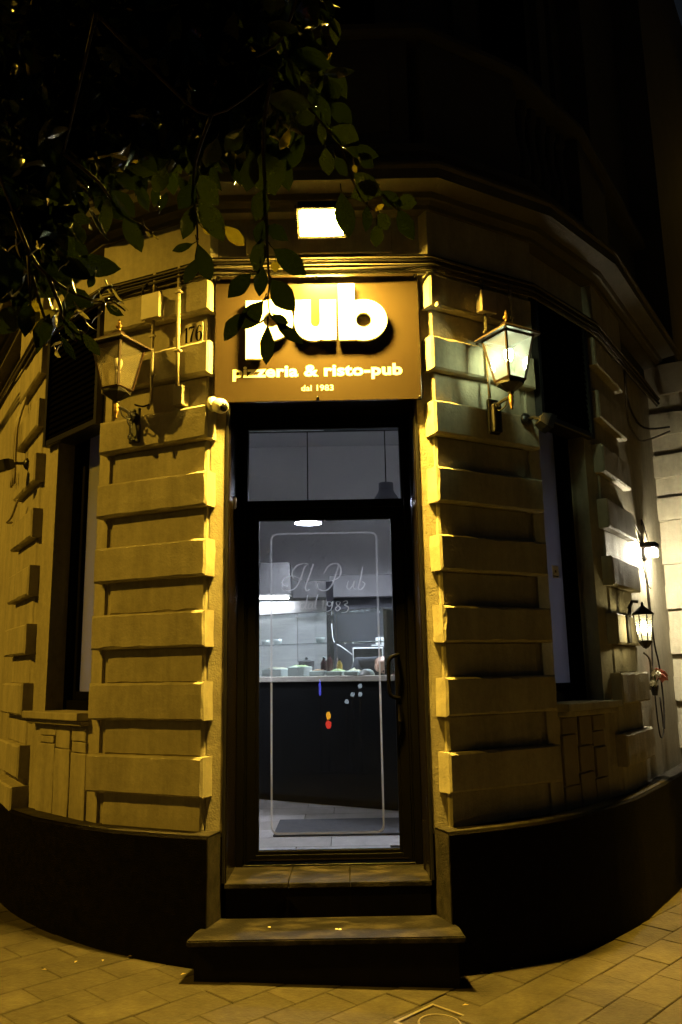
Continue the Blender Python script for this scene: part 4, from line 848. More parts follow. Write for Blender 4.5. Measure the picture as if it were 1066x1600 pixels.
# counter, slanting across the room
CA, CB = Vector((-1.9, 3.205)), Vector((1.5, 1.09)); FC, LC = frame_pts(CA, CB)
t = thing('bar_counter', 'dark fronted bar counter with a pale worktop facing the door', 'counter', (0, 2.05, ZF))
bm = bmn(); fbox(bm, FC, 0, LC, -0.75, 0.0, ZF + 0.06, 1.415); obj('front', bm, M['counter'], t)
bm = bmn(); fbox(bm, FC, 0, LC, -0.73, -0.05, ZF, ZF + 0.06); obj('toe_kick', bm, M['counter'], t)
bm = bmn(); fbox(bm, FC, 0, LC, -0.78, 0.03, 1.417, 1.462, 0.005); obj('worktop', bm, M['counter_top'], t)
TOP = 1.464
def sC(x): return (Vector((x, CA.y + (x - CA.x) * (CB.y - CA.y) / (CB.x - CA.x))) - CA).length
# glass display case on the counter
t = thing('display_case', 'glass food display case standing on the counter', 'display case', FC(sC(-0.3), -0.2, TOP))
s0, s1 = sC(-1.25), sC(0.42)
bm = bmn(); fbox(bm, FC, s0, s1, -0.40, -0.03, 2.012, 2.024, 0.002); obj('top_glass', bm, M['case_glass'], t)
bm = bmn(); fbox(bm, FC, s0, s1 - .1, -0.30, -0.06, 1.742, 1.750, 0.002); obj('shelf_glass', bm, M['case_glass'], t)
for a, b in ((s0, sC(-0.33)), (sC(-0.33) + .006, sC(0.02)), (sC(0.02) + .006, s1)):
    bm = bmn(); fbox(bm, FC, a, b, -0.036, -0.030, TOP + .002, 2.010); obj('front_glass', bm, M['case_glass'], t)
bm = bmn(); fbox(bm, FC, s1 - .006, s1, -0.40, -0.038, TOP + .002, 2.010); obj('end_glass', bm, M['case_glass'], t)
for s in (s0 + .04, sC(-0.33), s1 - .04):
    bm = bmn(); lathe(bm, [(0.0, 0), (0.012, 0), (0.012, .008), (0, .01)], 10, FC(s, -0.028, 1.985), FC.n); obj('fixing', bm, M['steel'], t)
# food tubs, trays, bottles and bowl
def tub(x, d, L, w, h, m, label):
    s = sC(x); t = thing('food_tub', label, 'food tub', FC(s, d, TOP), 'food tubs along the counter')
    bm = bmn(); fbox(bm, FC, s - L / 2, s + L / 2, d - w, d, TOP + .001, TOP + h, 0.006); obj('tub', bm, M['tub'], t)
    bm = bmn(); n = 7; g = {}
    for i in range(n):
        for k in range(5):
            u, v = i / (n - 1), k / 4; e = math.sin(math.pi * u) * math.sin(math.pi * v)
            g[i, k] = bm.verts.new(FC(s - L / 2 + .008 + (L - .016) * u, d - w + .008 + (w - .016) * v, TOP + h + .002 + e * (0.006 + rt.uniform(0, .022))))
    for i in range(n - 1):
        for k in range(4): bm.faces.new((g[i, k], g[i + 1, k], g[i + 1, k + 1], g[i, k + 1]))
    obj('filling', bm, m, t)
tub(-0.62, -0.10, 0.22, 0.16, 0.07, M['cheese'], 'white tub of grated cheese at the left end of the counter')
tub(-0.40, -0.12, 0.18, 0.14, 0.085, M['lettuce'], 'white tub heaped with shredded pale lettuce behind the display glass')
tub(-0.22, -0.14, 0.16, 0.13, 0.045, M['meat'], 'low tub of browned meat behind the display glass')
tub(-0.02, -0.06, 0.15, 0.12, 0.04, M['lettuce'], 'low white tray of greens beside the dark sauce bottles')
tub(0.13, -0.05, 0.14, 0.12, 0.04, M['cheese'], 'low white tray just left of the upturned bowl')
def bottle(x, d, r, h, m, label, cat='bottle'):
    s = sC(x); t = thing('sauce_bottle', label, cat, FC(s, d, TOP), 'sauce bottles on the counter')
    bm = bmn(); lathe(bm, [(0, 0), (r, 0), (r, h * .62), (r * .75, h * .74), (r * .38, h * .82), (r * .38, h * .86), (0, h * .86)], 10, FC(s, d, TOP + .001)); obj('body', bm, m, t, True)
    bm = bmn(); lathe(bm, [(r * .45, h * .862), (r * .42, h * .95), (r * .15, h), (0, h)], 8, FC(s, d, TOP + .001)); obj('cap', bm, M['screen'], t)
bottle(-0.185, -0.20, 0.030, 0.17, M['sauce_dark'], 'dark red sauce bottle, leftmost of the counter bottles'); bottle(-0.115, -0.17, 0.030, 0.20, M['sauce_dark'], 'taller dark red sauce bottle next to the yellow one'); bottle(-0.045, -0.20, 0.026, 0.15, M['sauce_yellow'], 'yellow sauce bottle beside the dark red ones')
bm = bmn(); s = sC(0.255); lathe(bm, [(0.068, 0), (0.066, .012), (0.052, .036), (0.03, .050), (0.02, .052), (0, .052)], 16, FC(s, -0.07, TOP + .001)); tag(obj('bowl', bm, M['tub'], None, True), 'small white bowl upturned on the counter', 'bowl')
for x, d, r, hh, lb in ((-0.55, -0.55, 0.075, 0.13, 'dark steel pot behind the grated cheese tub'), (-0.33, -0.52, 0.06, 0.10, 'smaller dark steel pot behind the lettuce tub')):
    s = sC(x); t = thing('pot', lb, 'pot', FC(s, d, TOP)); bm = bmn(); lathe(bm, [(0, 0), (r, 0), (r, hh), (r * 1.05, hh), (r * 1.05, hh + .006), (r * .2, hh + .02), (0, hh + .02)], 14, FC(s, d, TOP + .001)); obj('body', bm, M['hood'], t, True)
    bm = bmn(); lathe(bm, [(0, 0), (.016, .005), (.012, .022), (0, .026)], 8, FC(s, d, TOP + hh + .02)); obj('knob', bm, M['screen'], t)
for k, x in enumerate((-0.72, -0.60, -0.20)):
    s = sC(x); bm = bmn(); lathe(bm, [(0, 0), (.03, 0), (.042, .05), (.038, .05), (.028, .006), (0, .006)], 12, FC(s, -0.17, 1.7515)); tag(obj('bowl', bm, M['tub'], None, True), ('leftmost', 'second', 'rightmost')[k] + ' small white bowl on the glass shelf of the display case', 'bowl', 'bowls on the glass shelf')
# monitor and papers at the back
t = thing('monitor', 'black flat monitor with pale edge behind the bar', 'monitor', (0.33, 3.0, 1.40))
bm = bmn(); box(bm, 0.185, 0.48, 3.0, 3.03, 1.50, 1.728, 0.004); obj('casing', bm, M['tub'], t)
bm = bmn(); box(bm, 0.195, 0.47, 2.996, 2.999, 1.51, 1.715); obj('screen', bm, M['screen'], t)
bm = bmn(); box(bm, 0.29, 0.37, 3.0, 3.08, 1.36, 1.498); obj('stand', bm, M['screen'], t)
bm = bmn(); box(bm, 0.0, 1.4, 2.9, 3.35, 1.33, 1.358, 0.004); box(bm, 0.02, 1.38, 2.95, 3.33, ZF, 1.329); tag(obj('back_cabinet', bm, M['int_dark']), 'dark back cabinet carrying the monitor behind the bar', 'cabinet')
bm = bmn()
for k in range(5): box(bm, 0.42 + k * .055, 0.465 + k * .055, 3.2, 3.24, 1.76, 1.83, 0.003)
box(bm, 0.38, 0.9, 3.18, 3.30, 1.745, 1.758); tag(obj('cup_rack', bm, M['tub']), 'row of pale cups on a small rack above the monitor', 'cup rack')
bm = bmn(); tube(bm, smoothpath([(-0.02, 3.3, 1.98), (0.0, 3.2, 1.80), (0.08, 3.1, 1.74), (0.18, 3.03, 1.66)], 5), 0.004, 4); tag(obj('cable', bm, M['tub'], None, True), 'thin white cable hanging to the monitor', 'cable')
# doormat
bm = bmn(); box(bm, -0.40, 0.52, 0.79, 1.38, ZF + .001, ZF + .014, 0.004); tag(obj('doormat', bm, M['mat']), 'charcoal rectangular doormat on the tiles inside the door', 'doormat')
# pendants
def pendant(x, y, zb, label):
    t = thing('pendant_lamp', label, 'pendant lamp', (x, y, zb), 'pendant lamps')
    bm = bmn(); lathe(bm, [(0.132, 0), (0.134, .008), (0.118, .05), (0.085, .10), (0.072, .13), (0.070, .20), (0.02, .206), (0.0, .206)], 20, (x, y, zb))
    for f in [f for f in bm.faces if len(f.verts) > 10]: bm.faces.remove(f)
    obj('shade', bm, M['int_dark'], t, True)
    bm = bmn(); lathe(bm, [(0.0, .012), (0.118, .012), (0.118, .018), (0, .018)], 20, (x, y, zb)); obj('diffuser', bm, M['em_pend'], t)
    bm = bmn(); tube(bm, [(x, y, zb + .205), (x, y, ZF + 3.9)], 0.006, 6); obj('cord', bm, M['screen'], t)
pendant(-0.22, 2.6, 2.895, 'lit pendant lamp seen as a white disc below the transom bar'); pendant(0.535, 2.6, 3.075, 'dark bell pendant lamp at the right of the transom window')

for x, y in ((-1.75, 2.0), (1.75, 2.0)): pendant(x, y, 2.95, 'unseen lit bell pendant lamp added on the %s side to brighten the pub room' % ('left' if x < 0 else 'right'))  # two pendants out of view, added to brighten the room

# ---- the cook bending over the counter
def person():
    t = thing('person', 'person in a dark top bending low over the counter behind the display case', 'person', (0.42, 2.62, ZF))
    J = {'pel': (0.42, 2.72, ZF + .93), 'spi': (0.41, 2.58, ZF + 1.10), 'che': (0.40, 2.40, ZF + 1.19), 'nek': (0.44, 2.28, ZF + 1.165), 'hd0': (0.455, 2.225, ZF + 1.15), 'hd1': (0.465, 2.15, ZF + 1.115),
         'shL': (0.24, 2.42, ZF + 1.17), 'elL': (0.16, 2.36, ZF + 1.00), 'wrL': (0.22, 2.15, ZF + 1.09), 'shR': (0.57, 2.36, ZF + 1.16), 'elR': (0.64, 2.26, ZF + 1.00), 'wrR': (0.56, 2.07, ZF + 1.09),
         'hpL': (0.32, 2.73, ZF + .88), 'knL': (0.31, 2.70, ZF + .47), 'anL': (0.30, 2.76, ZF + .08), 'toL': (0.30, 2.62, ZF + .03), 'hpR': (0.52, 2.73, ZF + .88), 'knR': (0.53, 2.70, ZF + .47), 'anR': (0.54, 2.76, ZF + .08), 'toR': (0.54, 2.62, ZF + .03)}
    Rr = {'pel': .13, 'spi': .135, 'che': .145, 'nek': .055, 'hd0': .075, 'hd1': .078, 'shL': .07, 'elL': .045, 'wrL': .03, 'shR': .07, 'elR': .045, 'wrR': .03, 'hpL': .085, 'knL': .06, 'anL': .042, 'toL': .038, 'hpR': .085, 'knR': .06, 'anR': .042, 'toR': .038}
    E = [('pel', 'spi'), ('spi', 'che'), ('che', 'nek'), ('nek', 'hd0'), ('hd0', 'hd1'), ('che', 'shL'), ('shL', 'elL'), ('elL', 'wrL'), ('che', 'shR'), ('shR', 'elR'), ('elR', 'wrR'), ('pel', 'hpL'), ('hpL', 'knL'), ('knL', 'anL'), ('anL', 'toL'), ('pel', 'hpR'), ('hpR', 'knR'), ('knR', 'anR'), ('anR', 'toR')]
    for sd, sg in (('L', 1), ('R', -1)):     # palm, fingers and thumb
        w = Vector(J['wr' + sd]); J['pa' + sd] = tuple(w + Vector((sg * .02, -.05, -.012))); Rr['pa' + sd] = .028; E.append(('wr' + sd, 'pa' + sd))
        for k, (dx, ln) in enumerate(((-.03, .062), (-.01, .075), (.01, .07), (.03, .055))):
            a, b = 'f%s%da' % (sd, k), 'f%s%db' % (sd, k); p = Vector(J['pa' + sd]); J[a] = tuple(p + Vector((dx, -.03 - ln * .4, -.004))); J[b] = tuple(p + Vector((dx * 1.2, -.03 - ln * .85, -.025))); Rr[a] = .0095; Rr[b] = .008; E += [('pa' + sd, a), (a, b)]
        p = w + Vector((sg * .04, -.035, -.012)); J['t%sa' % sd] = tuple(p); J['t%sb' % sd] = tuple(p + Vector((sg * .012, -.035, -.012))); Rr['t%sa' % sd] = .011; Rr['t%sb' % sd] = .009; E += [('wr' + sd, 't%sa' % sd), ('t%sa' % sd, 't%sb' % sd)]
    keys = list(J); me = bpy.data.meshes.new('body'); me.from_pydata([Vector(J[k]) - OFF[t] for k in keys], [(keys.index(a), keys.index(b)) for a, b in E], [])
    o = bpy.data.objects.new('body', me); COL.objects.link(o); o.modifiers.new('skin', 'SKIN'); o.modifiers.new('sub', 'SUBSURF').levels = 2
    for i, k in enumerate(keys): me.skin_vertices[0].data[i].radius = (Rr[k], Rr[k])
    me.skin_vertices[0].data[0].use_root = True
    bpy.context.view_layer.update(); m2 = bpy.data.meshes.new_from_object(o.evaluated_get(bpy.context.evaluated_depsgraph_get())); bpy.data.objects.remove(o)
    m2.name = 'body'
    for q in ('skin', 'cloth', 'trousers', 'hair'): m2.materials.append(M[q])
    wl, wr_ = Vector(J['wrL']) - OFF[t], Vector(J['wrR']) - OFF[t]; nk = Vector(J['nek']) - OFF[t]; hd = (Vector(J['hd0']) + Vector(J['hd1'])) / 2 - OFF[t]
    for p in m2.polygons:
        c = p.center; p.use_smooth = True
        if c.z < 0.92: p.material_index = 2
        else: p.material_index = 1
        if (c - hd).length < 0.13 and c.y < nk.y + .0: p.material_index = 0
        if min((c - wl).length, (c - wr_).length) < 0.16 and c.y < 2.30 - OFF[t].y: p.material_index = 0
    b = bpy.data.objects.new('body', m2); COL.objects.link(b); b.parent = t
    hc = (Vector(J['hd0']) + Vector(J['hd1'])) / 2; fwd = Vector((0.1, -0.75, -0.65)).normalized(); side = fwd.cross(Vector((0, 0, 1))).normalized(); upv = side.cross(fwd)
    bm = bmn()
    for sg in (-1, 1): lathe(bm, [(0, -.008), (.02, -.006), (.028, .002), (.018, .008), (0, .006)], 10, hc + side * sg * .083 - upv * .005, side)
    lathe(bm, [(.018, 0), (.014, .02), (.006, .034), (0, .036)], 8, hc + fwd * .07 - upv * .01, fwd - upv * .5); OFF_b = OFF[b] = OFF[t]; obj('ears_and_nose', bm, M['skin'], b, True)
    bm = bmn()
    for sg in (-1, 1): lathe(bm, [(0, -.01), (.010, 0), (0, .01)], 8, hc + fwd * .078 + side * sg * .03 + upv * .012, fwd)
    obj('eyes', bm, M['screen'], b, True)
    bm = bmn(); tube(bm, [hc + fwd * .078 - upv * .05 - side * .022, hc + fwd * .084 - upv * .05, hc + fwd * .078 - upv * .05 + side * .022], .005, 5); obj('mouth', bm, M['meat'], b)
person()

# ================================================================== ACROSS THE STREET: small lights that show in the door glass
def post_lamp(name, cat, label, x, y, parts, group=None):
    t = thing(name, label, cat, (x, y, gz(max(-6, min(6, x))) - 0.16), group); z0 = gz(max(-6, min(6, x))) - 0.16; zl = min(p[1] for p in parts)
    bm = bmn(); lathe(bm, [(0.12, 0), (0.12, .02), (0.03, .04), (0.025, zl - z0)], 10, (x, y, z0)); obj('post', bm, M['black_metal'], t)
    for nm, za, zb, r, m in parts:
        bm = bmn(); h = zb - za; lathe(bm, [(0, 0), (r * .55, h * .07), (r * .9, h * .28), (r, h * .5), (r * .9, h * .72), (r * .55, h * .93), (0, h)], 12, (x, y, za)); obj(nm, bm, m, t, True)
post_lamp('light_tube', 'light tube', 'slim upright blue light tube on a post across the street', -0.33, -9.0, [('tube', 1.10, 1.38, 0.020, M['em_blue'])])
post_lamp('warning_lamp', 'warning lamp', 'warning lamp with amber cap over a red lens across the street', -0.195, -9.0, [('red_lens', 0.56, 0.70, 0.05, M['em_red']), ('amber_lens', 0.71, 0.84, 0.04, M['em_amber'])])
for x, z, lb in ((0.218, 1.08, 'middle left'), (0.348, 1.08, 'lower right'), (0.351, 1.21, 'topmost'), (0.119, 0.965, 'lowest, farthest left')):
    post_lamp('globe_lamp', 'globe lamp', lb + ' of four small white globe lamps across the street', x, -9.0 - (0.35 if z > 1.2 else 0), [('globe', z, z + .075, 0.038, M['em_white'])], 'white globe lamps across the street')

# ================================================================== STREET LAMP (the yellow light from the left)
def street_lamp(x, y, z, ax, ay, energy, half, blend, label):
    t = thing('street_lamp', label, 'street lamp', (x + ax, y + ay, -0.2))
    bm = bmn(); tube(bm, [(x + ax, y + ay, -0.4), (x + ax, y + ay, z * .55), (x + ax, y + ay, z - .1)], [.10, .08, .06], 10); obj('pole', bm, M['black_metal'], t)
    bm = bmn(); tube(bm, smoothpath([(x + ax, y + ay, z - .1), (x + ax * .75, y + ay * .75, z + .28), (x + ax * .2, y + ay * .2, z + .32)], 4), 0.04, 8); obj('arm', bm, M['black_metal'], t)
    bm = bmn(); box(bm, x - .33, x + .33, y - .14, y + .14, z + .16, z + .32, 0.03, 2); obj('head', bm, M['black_metal'], t)
    bm = bmn(); lathe(bm, [(0.10, .14), (0.09, .1), (0.05, .07), (0, .06)], 14, (x, y, z)); obj('diffuser', bm, M['em_sodium'], t, True)
    ld = bpy.data.lights.new('sodium_light', 'SPOT'); ld.energy = energy; ld.spot_size = rad(2 * half); ld.spot_blend = blend; ld.color = C_STREET; ld.shadow_soft_size = 0.10
    lo = bpy.data.objects.new('sodium_light', ld); COL.objects.link(lo); lo.parent = t; lo.location = Vector((x, y, z - .06)) - OFF[t]
M['em_sodium'] = emit('sodium_diffuser', C_STREET, 40.0)
street_lamp(-9.6, -3.25, 8.7, -1.6, -0.3, E_STREET, 66, 0.10, 'tall street lamp on the far left pavement giving the yellow light')
street_lamp(6.6, 5.7, 8.5, 1.6, -1.0, E_STREET2, 45.5, 0.10, 'unseen street lamp added down the right-hand street to light the paving')  # unseen second lamp, added to brighten the paving on the right

# ================================================================== THE STREET TREE, its twigs hanging into the picture
TR = thing('street_tree', 'broad-leaved evergreen street tree with dark glossy leaves hanging in from the upper left', 'tree', (-2.7, -4.5, 0.1))
LEAVES = [(-0.022,-3.479,2.298,0.026,-3.464,2.234,0.047), (-0.06,-3.514,2.294,-0.105,-3.523,2.237,0.033), (-0.04,-3.475,2.331,-0.049,-3.454,2.272,0.029), (-0.037,-3.527,2.364,-0.046,-3.516,2.291,0.036), (-0.018,-3.481,2.366,0.052,-3.479,2.307,0.042), (-0.017,-3.434,2.365,-0.018,-3.429,2.34,0.019), (-0.041,-3.452,2.264,-0.092,-3.406,2.222,0.038), (-0.074,-3.464,2.233,-0.127,-3.427,2.187,0.033), (-0.033,-3.44,2.215,-0.041,-3.391,2.145,0.029), (-0.016,-3.459,2.213,0.042,-3.455,2.164,0.023), (-0.027,-3.429,2.241,0.01,-3.417,2.227,0.02), (-0.027,-3.575,2.443,-0.047,-3.558,2.384,0.041), (-0.031,-3.511,2.416,-0.047,-3.507,2.36,0.031), (-0.025,-3.521,2.395,0.016,-3.528,2.357,0.028), (-0.031,-3.581,2.523,-0.008,-3.549,2.444,0.065), (0.024,-3.585,2.57,0.002,-3.538,2.554,0.02), (-0.042,-3.63,2.486,-0.063,-3.572,2.439,0.035), (-0.171,-3.498,2.477,-0.129,-3.428,2.415,0.044), (-0.127,-3.445,2.442,-0.087,-3.401,2.419,0.028), (-0.176,-3.504,2.504,-0.213,-3.501,2.448,0.035), (-0.18,-3.499,2.457,-0.207,-3.481,2.391,0.032), (-0.182,-3.456,2.484,-0.177,-3.427,2.456,0.019), (-0.189,-3.453,2.397,-0.238,-3.439,2.388,0.016), (-0.178,-3.469,2.388,-0.16,-3.407,2.333,0.036), (-0.186,-3.421,2.383,-0.223,-3.377,2.344,0.026), (-0.166,-3.521,2.515,-0.129,-3.508,2.451,0.041), (-0.174,-3.441,2.442,-0.156,-3.425,2.434,0.012), (0.214,-3.382,2.558,0.261,-3.357,2.534,0.031), (0.249,-3.378,2.528,0.296,-3.381,2.527,0.037), (0.253,-3.381,2.513,0.287,-3.369,2.443,0.035), (0.206,-3.354,2.493,0.204,-3.33,2.448,0.031), (0.185,-3.357,2.539,0.181,-3.352,2.475,0.026), (0.127,-3.405,2.542,0.143,-3.329,2.474,0.047), (0.21,-3.367,2.514,0.232,-3.326,2.494,0.032), (0.147,-3.391,2.538,0.213,-3.404,2.56,0.043), (0.155,-3.402,2.591,0.217,-3.389,2.542,0.046), (0.094,-3.464,2.611,0.1,-3.409,2.581,0.032), (0.115,-3.437,2.608,0.141,-3.41,2.576,0.025), (0.138,-3.43,2.632,0.212,-3.4,2.632,0.031), (0.156,-3.404,2.611,0.16,-3.372,2.607,0.012), (0.2,-3.368,2.516,0.223,-3.376,2.529,0.011), (0.02,-3.572,2.746,0.11,-3.564,2.73,0.045), (0.019,-3.587,2.732,0.041,-3.543,2.692,0.026), (0.072,-3.544,2.651,-0.026,-3.563,2.659,0.047), (0.085,-3.517,2.698,0.135,-3.543,2.692,0.04), (0.03,-3.514,2.642,0.076,-3.528,2.641,0.033), (0.086,-3.487,2.66,0.089,-3.441,2.634,0.024), (0.106,-3.492,2.699,0.153,-3.492,2.646,0.037), (0.106,-3.47,2.654,0.167,-3.477,2.607,0.046), (-0.005,-3.664,2.815,0.007,-3.628,2.791,0.041), (0.042,-3.647,2.83,0.084,-3.616,2.775,0.05), (0.099,-3.623,2.85,0.121,-3.59,2.819,0.028), (-0.015,-3.641,2.761,0.046,-3.633,2.753,0.025), (-0.333,-3.569,2.451,-0.291,-3.542,2.406,0.038), (-0.347,-3.548,2.449,-0.366,-3.486,2.406,0.024), (-0.314,-3.541,2.414,-0.282,-3.516,2.344,0.036), (-0.328,-3.561,2.497,-0.291,-3.54,2.469,0.026), (-0.367,-3.547,2.494,-0.371,-3.535,2.435,0.019), (-0.407,-3.578,2.387,-0.374,-3.558,2.391,0.024), (-0.41,-3.541,2.364,-0.388,-3.53,2.323,0.02), (-0.288,-3.554,2.556,-0.252,-3.529,2.517,0.026), (-0.315,-3.538,2.523,-0.261,-3.505,2.528,0.021), (-0.342,-3.613,2.545,-0.306,-3.603,2.525,0.026), (-0.427,-3.622,2.281,-0.361,-3.579,2.255,0.036), (-0.426,-3.574,2.238,-0.374,-3.518,2.228,0.035), (-0.491,-3.687,2.262,-0.469,-3.67,2.186,0.047), (-0.47,-3.595,2.197,-0.475,-3.601,2.128,0.031), (-0.423,-3.55,2.19,-0.389,-3.537,2.138,0.022), (-0.397,-3.511,2.175,-0.373,-3.468,2.142,0.021), (-0.435,-3.53,2.161,-0.413,-3.496,2.122,0.016), (-0.356,-3.503,2.237,-0.318,-3.502,2.213,0.017), (-0.36,-3.567,2.269,-0.37,-3.57,2.241,0.015), (0.166,-3.416,2.628,0.2,-3.419,2.591,0.028), (0.046,-3.547,2.718,0.086,-3.55,2.718,0.027), (-0.005,-3.583,2.678,-0.037,-3.621,2.671,0.032), (-0.068,-3.592,2.567,-0.108,-3.56,2.539,0.034), (-0.122,-3.571,2.562,-0.154,-3.52,2.53,0.037), (-0.225,-3.554,2.508,-0.264,-3.508,2.484,0.032), (-0.254,-3.488,2.452,-0.239,-3.491,2.495,0.015), (-0.277,-3.522,2.4,-0.274,-3.48,2.396,0.009), (-0.266,-3.511,2.387,-0.244,-3.532,2.363,0.007)]
BUDS = [(-0.346,-3.556,2.226), (-0.373,-3.507,2.204), (-0.34,-3.534,2.255), (-0.341,-3.542,2.218), (-0.327,-3.508,2.232), (-0.314,-3.52,2.22), (-0.369,-3.532,2.237), (-0.358,-3.556,2.22), (-0.39,-3.56,2.19), (-0.386,-3.546,2.201), (-0.369,-3.549,2.173), (-0.434,-3.535,2.129), (-0.446,-3.509,2.151), (-0.435,-3.536,2.121), (-0.406,-3.614,2.261), (-0.389,-3.592,2.236), (-0.446,-3.636,2.294), (-0.492,-3.616,2.304), (-0.492,-3.639,2.289), (-0.456,-3.626,2.285), (-0.316,-3.562,2.23), (-0.324,-3.511,2.247), (-0.413,-3.565,2.217), (-0.429,-3.567,2.177)]
TWIGS = [[(-0.003,-3.674,2.615), (-0.024,-3.621,2.545), (-0.027,-3.561,2.459), (-0.027,-3.529,2.408), (-0.028,-3.504,2.365), (-0.028,-3.484,2.328), (-0.027,-3.466,2.294), (-0.031,-3.454,2.27), (-0.029,-3.439,2.239)],[(-0.135,-3.573,2.612), (-0.173,-3.529,2.542), (-0.183,-3.495,2.488), (-0.181,-3.457,2.427), (-0.185,-3.43,2.378)],[(-0.031,-3.454,2.27), (-0.041,-3.452,2.264)],[(-0.023,-3.47,2.303), (-0.027,-3.474,2.31)],[(-0.079,-3.448,2.235), (-0.068,-3.443,2.226), (-0.053,-3.439,2.221), (-0.042,-3.44,2.226), (-0.028,-3.444,2.237)],[(0.009,-3.579,2.783), (0.039,-3.517,2.712), (0.078,-3.482,2.669), (0.124,-3.451,2.628), (0.151,-3.411,2.569), (0.176,-3.387,2.53), (0.204,-3.375,2.509)],[(0.218,-3.387,2.546), (0.243,-3.375,2.524), (0.256,-3.37,2.514)],[(0.053,-3.666,2.821), (0.011,-3.609,2.757), (-0.043,-3.59,2.729)],[(-0.411,-3.626,2.494), (-0.359,-3.586,2.464), (-0.339,-3.566,2.442), (-0.313,-3.539,2.412), (-0.282,-3.523,2.4), (-0.261,-3.51,2.387)],[(-0.282,-3.523,2.4), (-0.278,-3.518,2.394), (-0.261,-3.513,2.391)],[(-0.487,-3.662,2.351), (-0.465,-3.615,2.285), (-0.442,-3.591,2.258), (-0.406,-3.566,2.236), (-0.362,-3.546,2.225), (-0.333,-3.538,2.228), (-0.309,-3.524,2.213)],[(-0.442,-3.591,2.258), (-0.426,-3.559,2.207), (-0.423,-3.549,2.187), (-0.39,-3.528,2.166), (-0.378,-3.53,2.181)],[(-0.464,-3.633,2.276), (-0.47,-3.595,2.196)],[(-0.466,-3.608,2.25), (-0.454,-3.572,2.188), (-0.45,-3.567,2.18)],[(-0.362,-3.546,2.225), (-0.342,-3.551,2.249), (-0.313,-3.545,2.254)],[(-0.33,-3.717,2.724), (-0.228,-3.629,2.657), (-0.135,-3.573,2.612), (-0.009,-3.604,2.672)],[(-0.539,-3.783,2.538), (-0.497,-3.639,2.365)],[(-0.318,-3.753,2.691), (-0.411,-3.626,2.494)]]
bm = bmn(); tube(bm, smoothpath([(-2.7, -4.5, -.1), (-2.72, -4.48, .8), (-2.64, -4.5, 1.8), (-2.5, -4.45, 2.7), (-2.3, -4.4, 3.5)], 4), [.22 - .0075 * i for i in range(17)], 12); trunk = obj('trunk', bm, M['bark'], TR, True)
for pts, r in (([(-2.5, -4.45, 2.7), (-2.0, -4.1, 3.2), (-1.4, -3.7, 3.5), (-0.8, -3.3, 3.55), (-0.3, -3.15, 3.35)], .05), ([(-2.3, -4.4, 3.5), (-1.6, -3.9, 3.9), (-0.9, -3.4, 4.0), (-0.1, -3.1, 3.8)], .045), ([(-2.55, -4.47, 2.4), (-2.0, -4.0, 2.75), (-1.5, -3.6, 2.9), (-1.0, -3.4, 2.75)], .035), ([(-2.3, -4.4, 3.5), (-2.9, -4.0, 4.4), (-3.4, -3.4, 5.0)], .06), ([(-2.3, -4.4, 3.5), (-1.8, -4.9, 4.5), (-1.2, -5.2, 5.2)], .06)):
    P = smoothpath(pts, 4); bm = bmn(); tube(bm, P, [r * (1 - .8 * i / (len(P) - 1)) for i in range(len(P))], 7); obj('branch', bm, M['bark'], trunk, True)
for pts in TWIGS:
    P = smoothpath(pts, 4); bm = bmn(); n = len(P); tube(bm, P, [.0042 - .0026 * i / (n - 1) for i in range(n)], 5); obj('twig', bm, M['twig'], trunk, True)
rl = random.Random(17)
def leaf_geo(bm, Bp, Tp, w, facing, fold, curl):
    Bp, Tp = Vector(Bp), Vector(Tp); ax = Tp - Bp; Ln = ax.length; ax /= Ln
    side = ax.cross(Vector(facing)); side = side.normalized() if side.length > .05 else ax.orthogonal().normalized(); nrm = side.cross(ax).normalized()
    st = ((0, .03), (.10, .30), (.25, .74), (.42, .98), (.58, 1.0), (.74, .80), (.87, .46), (.95, .18), (1, 0.02)); prev = None
    for u, ww in st:
        c = Bp + ax * (u * Ln) + nrm * (curl * Ln * (u * (1 - u) * 2.0 - 0.25 * u * u)); hw = w * .5 * ww * (1 + 0.05 * math.sin(u * 17 + Ln * 300))
        cur = [bm.verts.new(c + side * hw + nrm * fold * hw), bm.verts.new(c), bm.verts.new(c - side * hw + nrm * fold * hw)]
        if prev:
            for k in (0, 1): bm.faces.new((prev[k], prev[k + 1], cur[k + 1], cur[k]))
        prev = cur
def petiole(bm, Bp, Tp, ln):
    d = (Vector(Bp) - Vector(Tp)).normalized(); tube(bm, [Vector(Bp) + d * 0.002 - d * 0.006, Vector(Bp) + d * ln * .6 + Vector((0, 0, ln * .2)), Vector(Bp) + d * ln + Vector((0, 0, ln * .6))], .0013, 4)
def leaf_part(Bp, Tp, w, facing, fold, curl, m, pet=0.012):
    bm = bmn(); leaf_geo(bm, Bp, Tp, w, facing, fold, curl)
    if pet: petiole(bm, Bp, Tp, pet)
    obj('leaf', bm, m, trunk, True, False)
for i, (bx, by, bz, tx, ty, tz, w) in enumerate(LEAVES):
    mid = Vector(((bx + tx) / 2, (by + ty) / 2, (bz + tz) / 2)); f = (CAM_P - mid).normalized() + Vector((rl.gauss(0, .28), rl.gauss(0, .28), rl.gauss(0, .28)))
    m = M['leaf3'] if w < .013 or i in (5, 15, 18, 39) else M['leaf2'] if rl.random() < .35 else M['leaf']
    leaf_part((bx, by, bz), (tx, ty, tz), w * 1.06, f, rl.uniform(.1, .35), rl.uniform(-.12, .16), m)
for p in BUDS:
    a = Vector((rl.gauss(0, .6), rl.gauss(0, .3), -rl.uniform(.3, 1))).normalized() * rl.uniform(.010, .022)
    leaf_part(Vector(p) - a, Vector(p) + a, rl.uniform(.006, .013), (-.85, -.3, .5), .3, .1, M['bud'], .006)
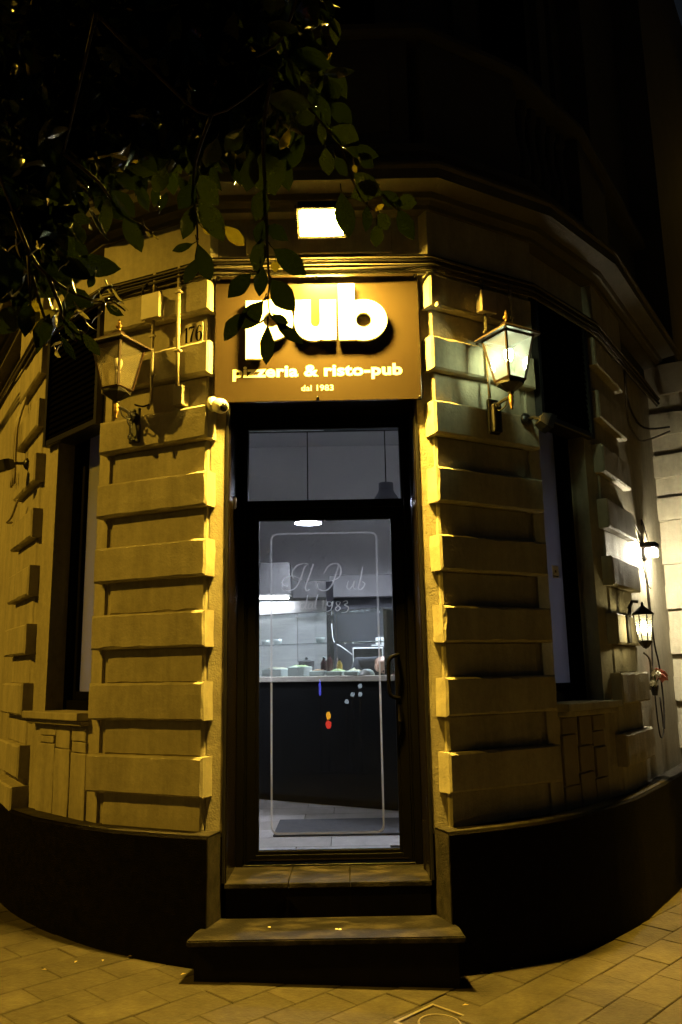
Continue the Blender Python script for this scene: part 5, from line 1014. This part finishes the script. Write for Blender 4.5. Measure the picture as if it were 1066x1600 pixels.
# the crown's inner mass: overlapping leaves through the volume
CL = [(-0.57, -3.41, 2.98, 0.34, 260), (-0.43, -3.32, 3.02, 0.36, 280), (-0.27, -3.3, 3.04, 0.34, 260), (-0.12, -3.29, 2.99, 0.26, 180), (-0.56, -3.43, 2.76, 0.28, 240), (-0.44, -3.37, 2.84, 0.2, 170), (-0.56, -3.47, 2.56, 0.18, 150), (-0.3, -3.33, 2.92, 0.22, 200), (-0.18, -3.33, 2.87, 0.18, 140), (-0.53, -3.47, 2.47, 0.1, 50), (-0.57, -3.51, 2.4, 0.12, 70), (-0.07, -3.34, 3.05, 0.22, 120), (-0.37, -3.29, 3.23, 0.4, 240), (-0.6, -3.35, 3.21, 0.4, 240), (-0.08, -3.37, 2.77, 0.1, 50), (-0.5, -3.48, 2.3, 0.09, 30), (-0.76, -3.09, 2.99, 0.34, 220), (-0.51, -2.96, 3.28, 0.32, 240), (-0.27, -3.0, 3.24, 0.26, 160), (-0.15, -3.27, 3.25, 0.3, 140), (-2.4, -3.9, 4.4, 0.9, 300), (-3.0, -3.3, 5.0, 0.9, 260), (-1.6, -4.6, 4.9, 0.9, 300), (-1.2, -5.2, 5.4, 0.8, 200), (-3.4, -4.8, 4.4, 0.8, 220)]
cnt = 0; bulk = {m: bmn() for m in ('leaf', 'leaf2', 'leaf3')}
NP = 300 - len(LEAVES) - len(BUDS)
for (x, y, z, r, n) in CL:
    for k in range(n):
        while True:
            q = Vector((rl.uniform(-1, 1), rl.uniform(-1, 1), rl.uniform(-1, 1)))
            if q.length < 1: break
        c = Vector((x, y, z)) + q * r; a = Vector((rl.gauss(0, .8), rl.gauss(0, .8), rl.gauss(-.9, .6))).normalized(); Ln = rl.uniform(.055, .105)
        f = Vector((rl.gauss(0, .6), rl.gauss(0, .6), rl.gauss(.5, .6))); mm = rl.choices(('leaf', 'leaf2', 'leaf3'), (.66, .30, .04))[0]
        if cnt < NP and (c - CAM_P).length < 2.6 and k % 3 == 0:
            leaf_part(c, c + a * Ln, Ln * rl.uniform(.38, .48), f, rl.uniform(.1, .4), rl.uniform(-.12, .16), M[mm], .01); cnt += 1
        else: leaf_geo(bulk[mm], c, c + a * Ln, Ln * rl.uniform(.38, .48), f, rl.uniform(.1, .4), rl.uniform(-.12, .16))
for mm, b in bulk.items():
    o = obj('leaves', b, M[mm], trunk, True, False); o['kind'] = 'stuff'
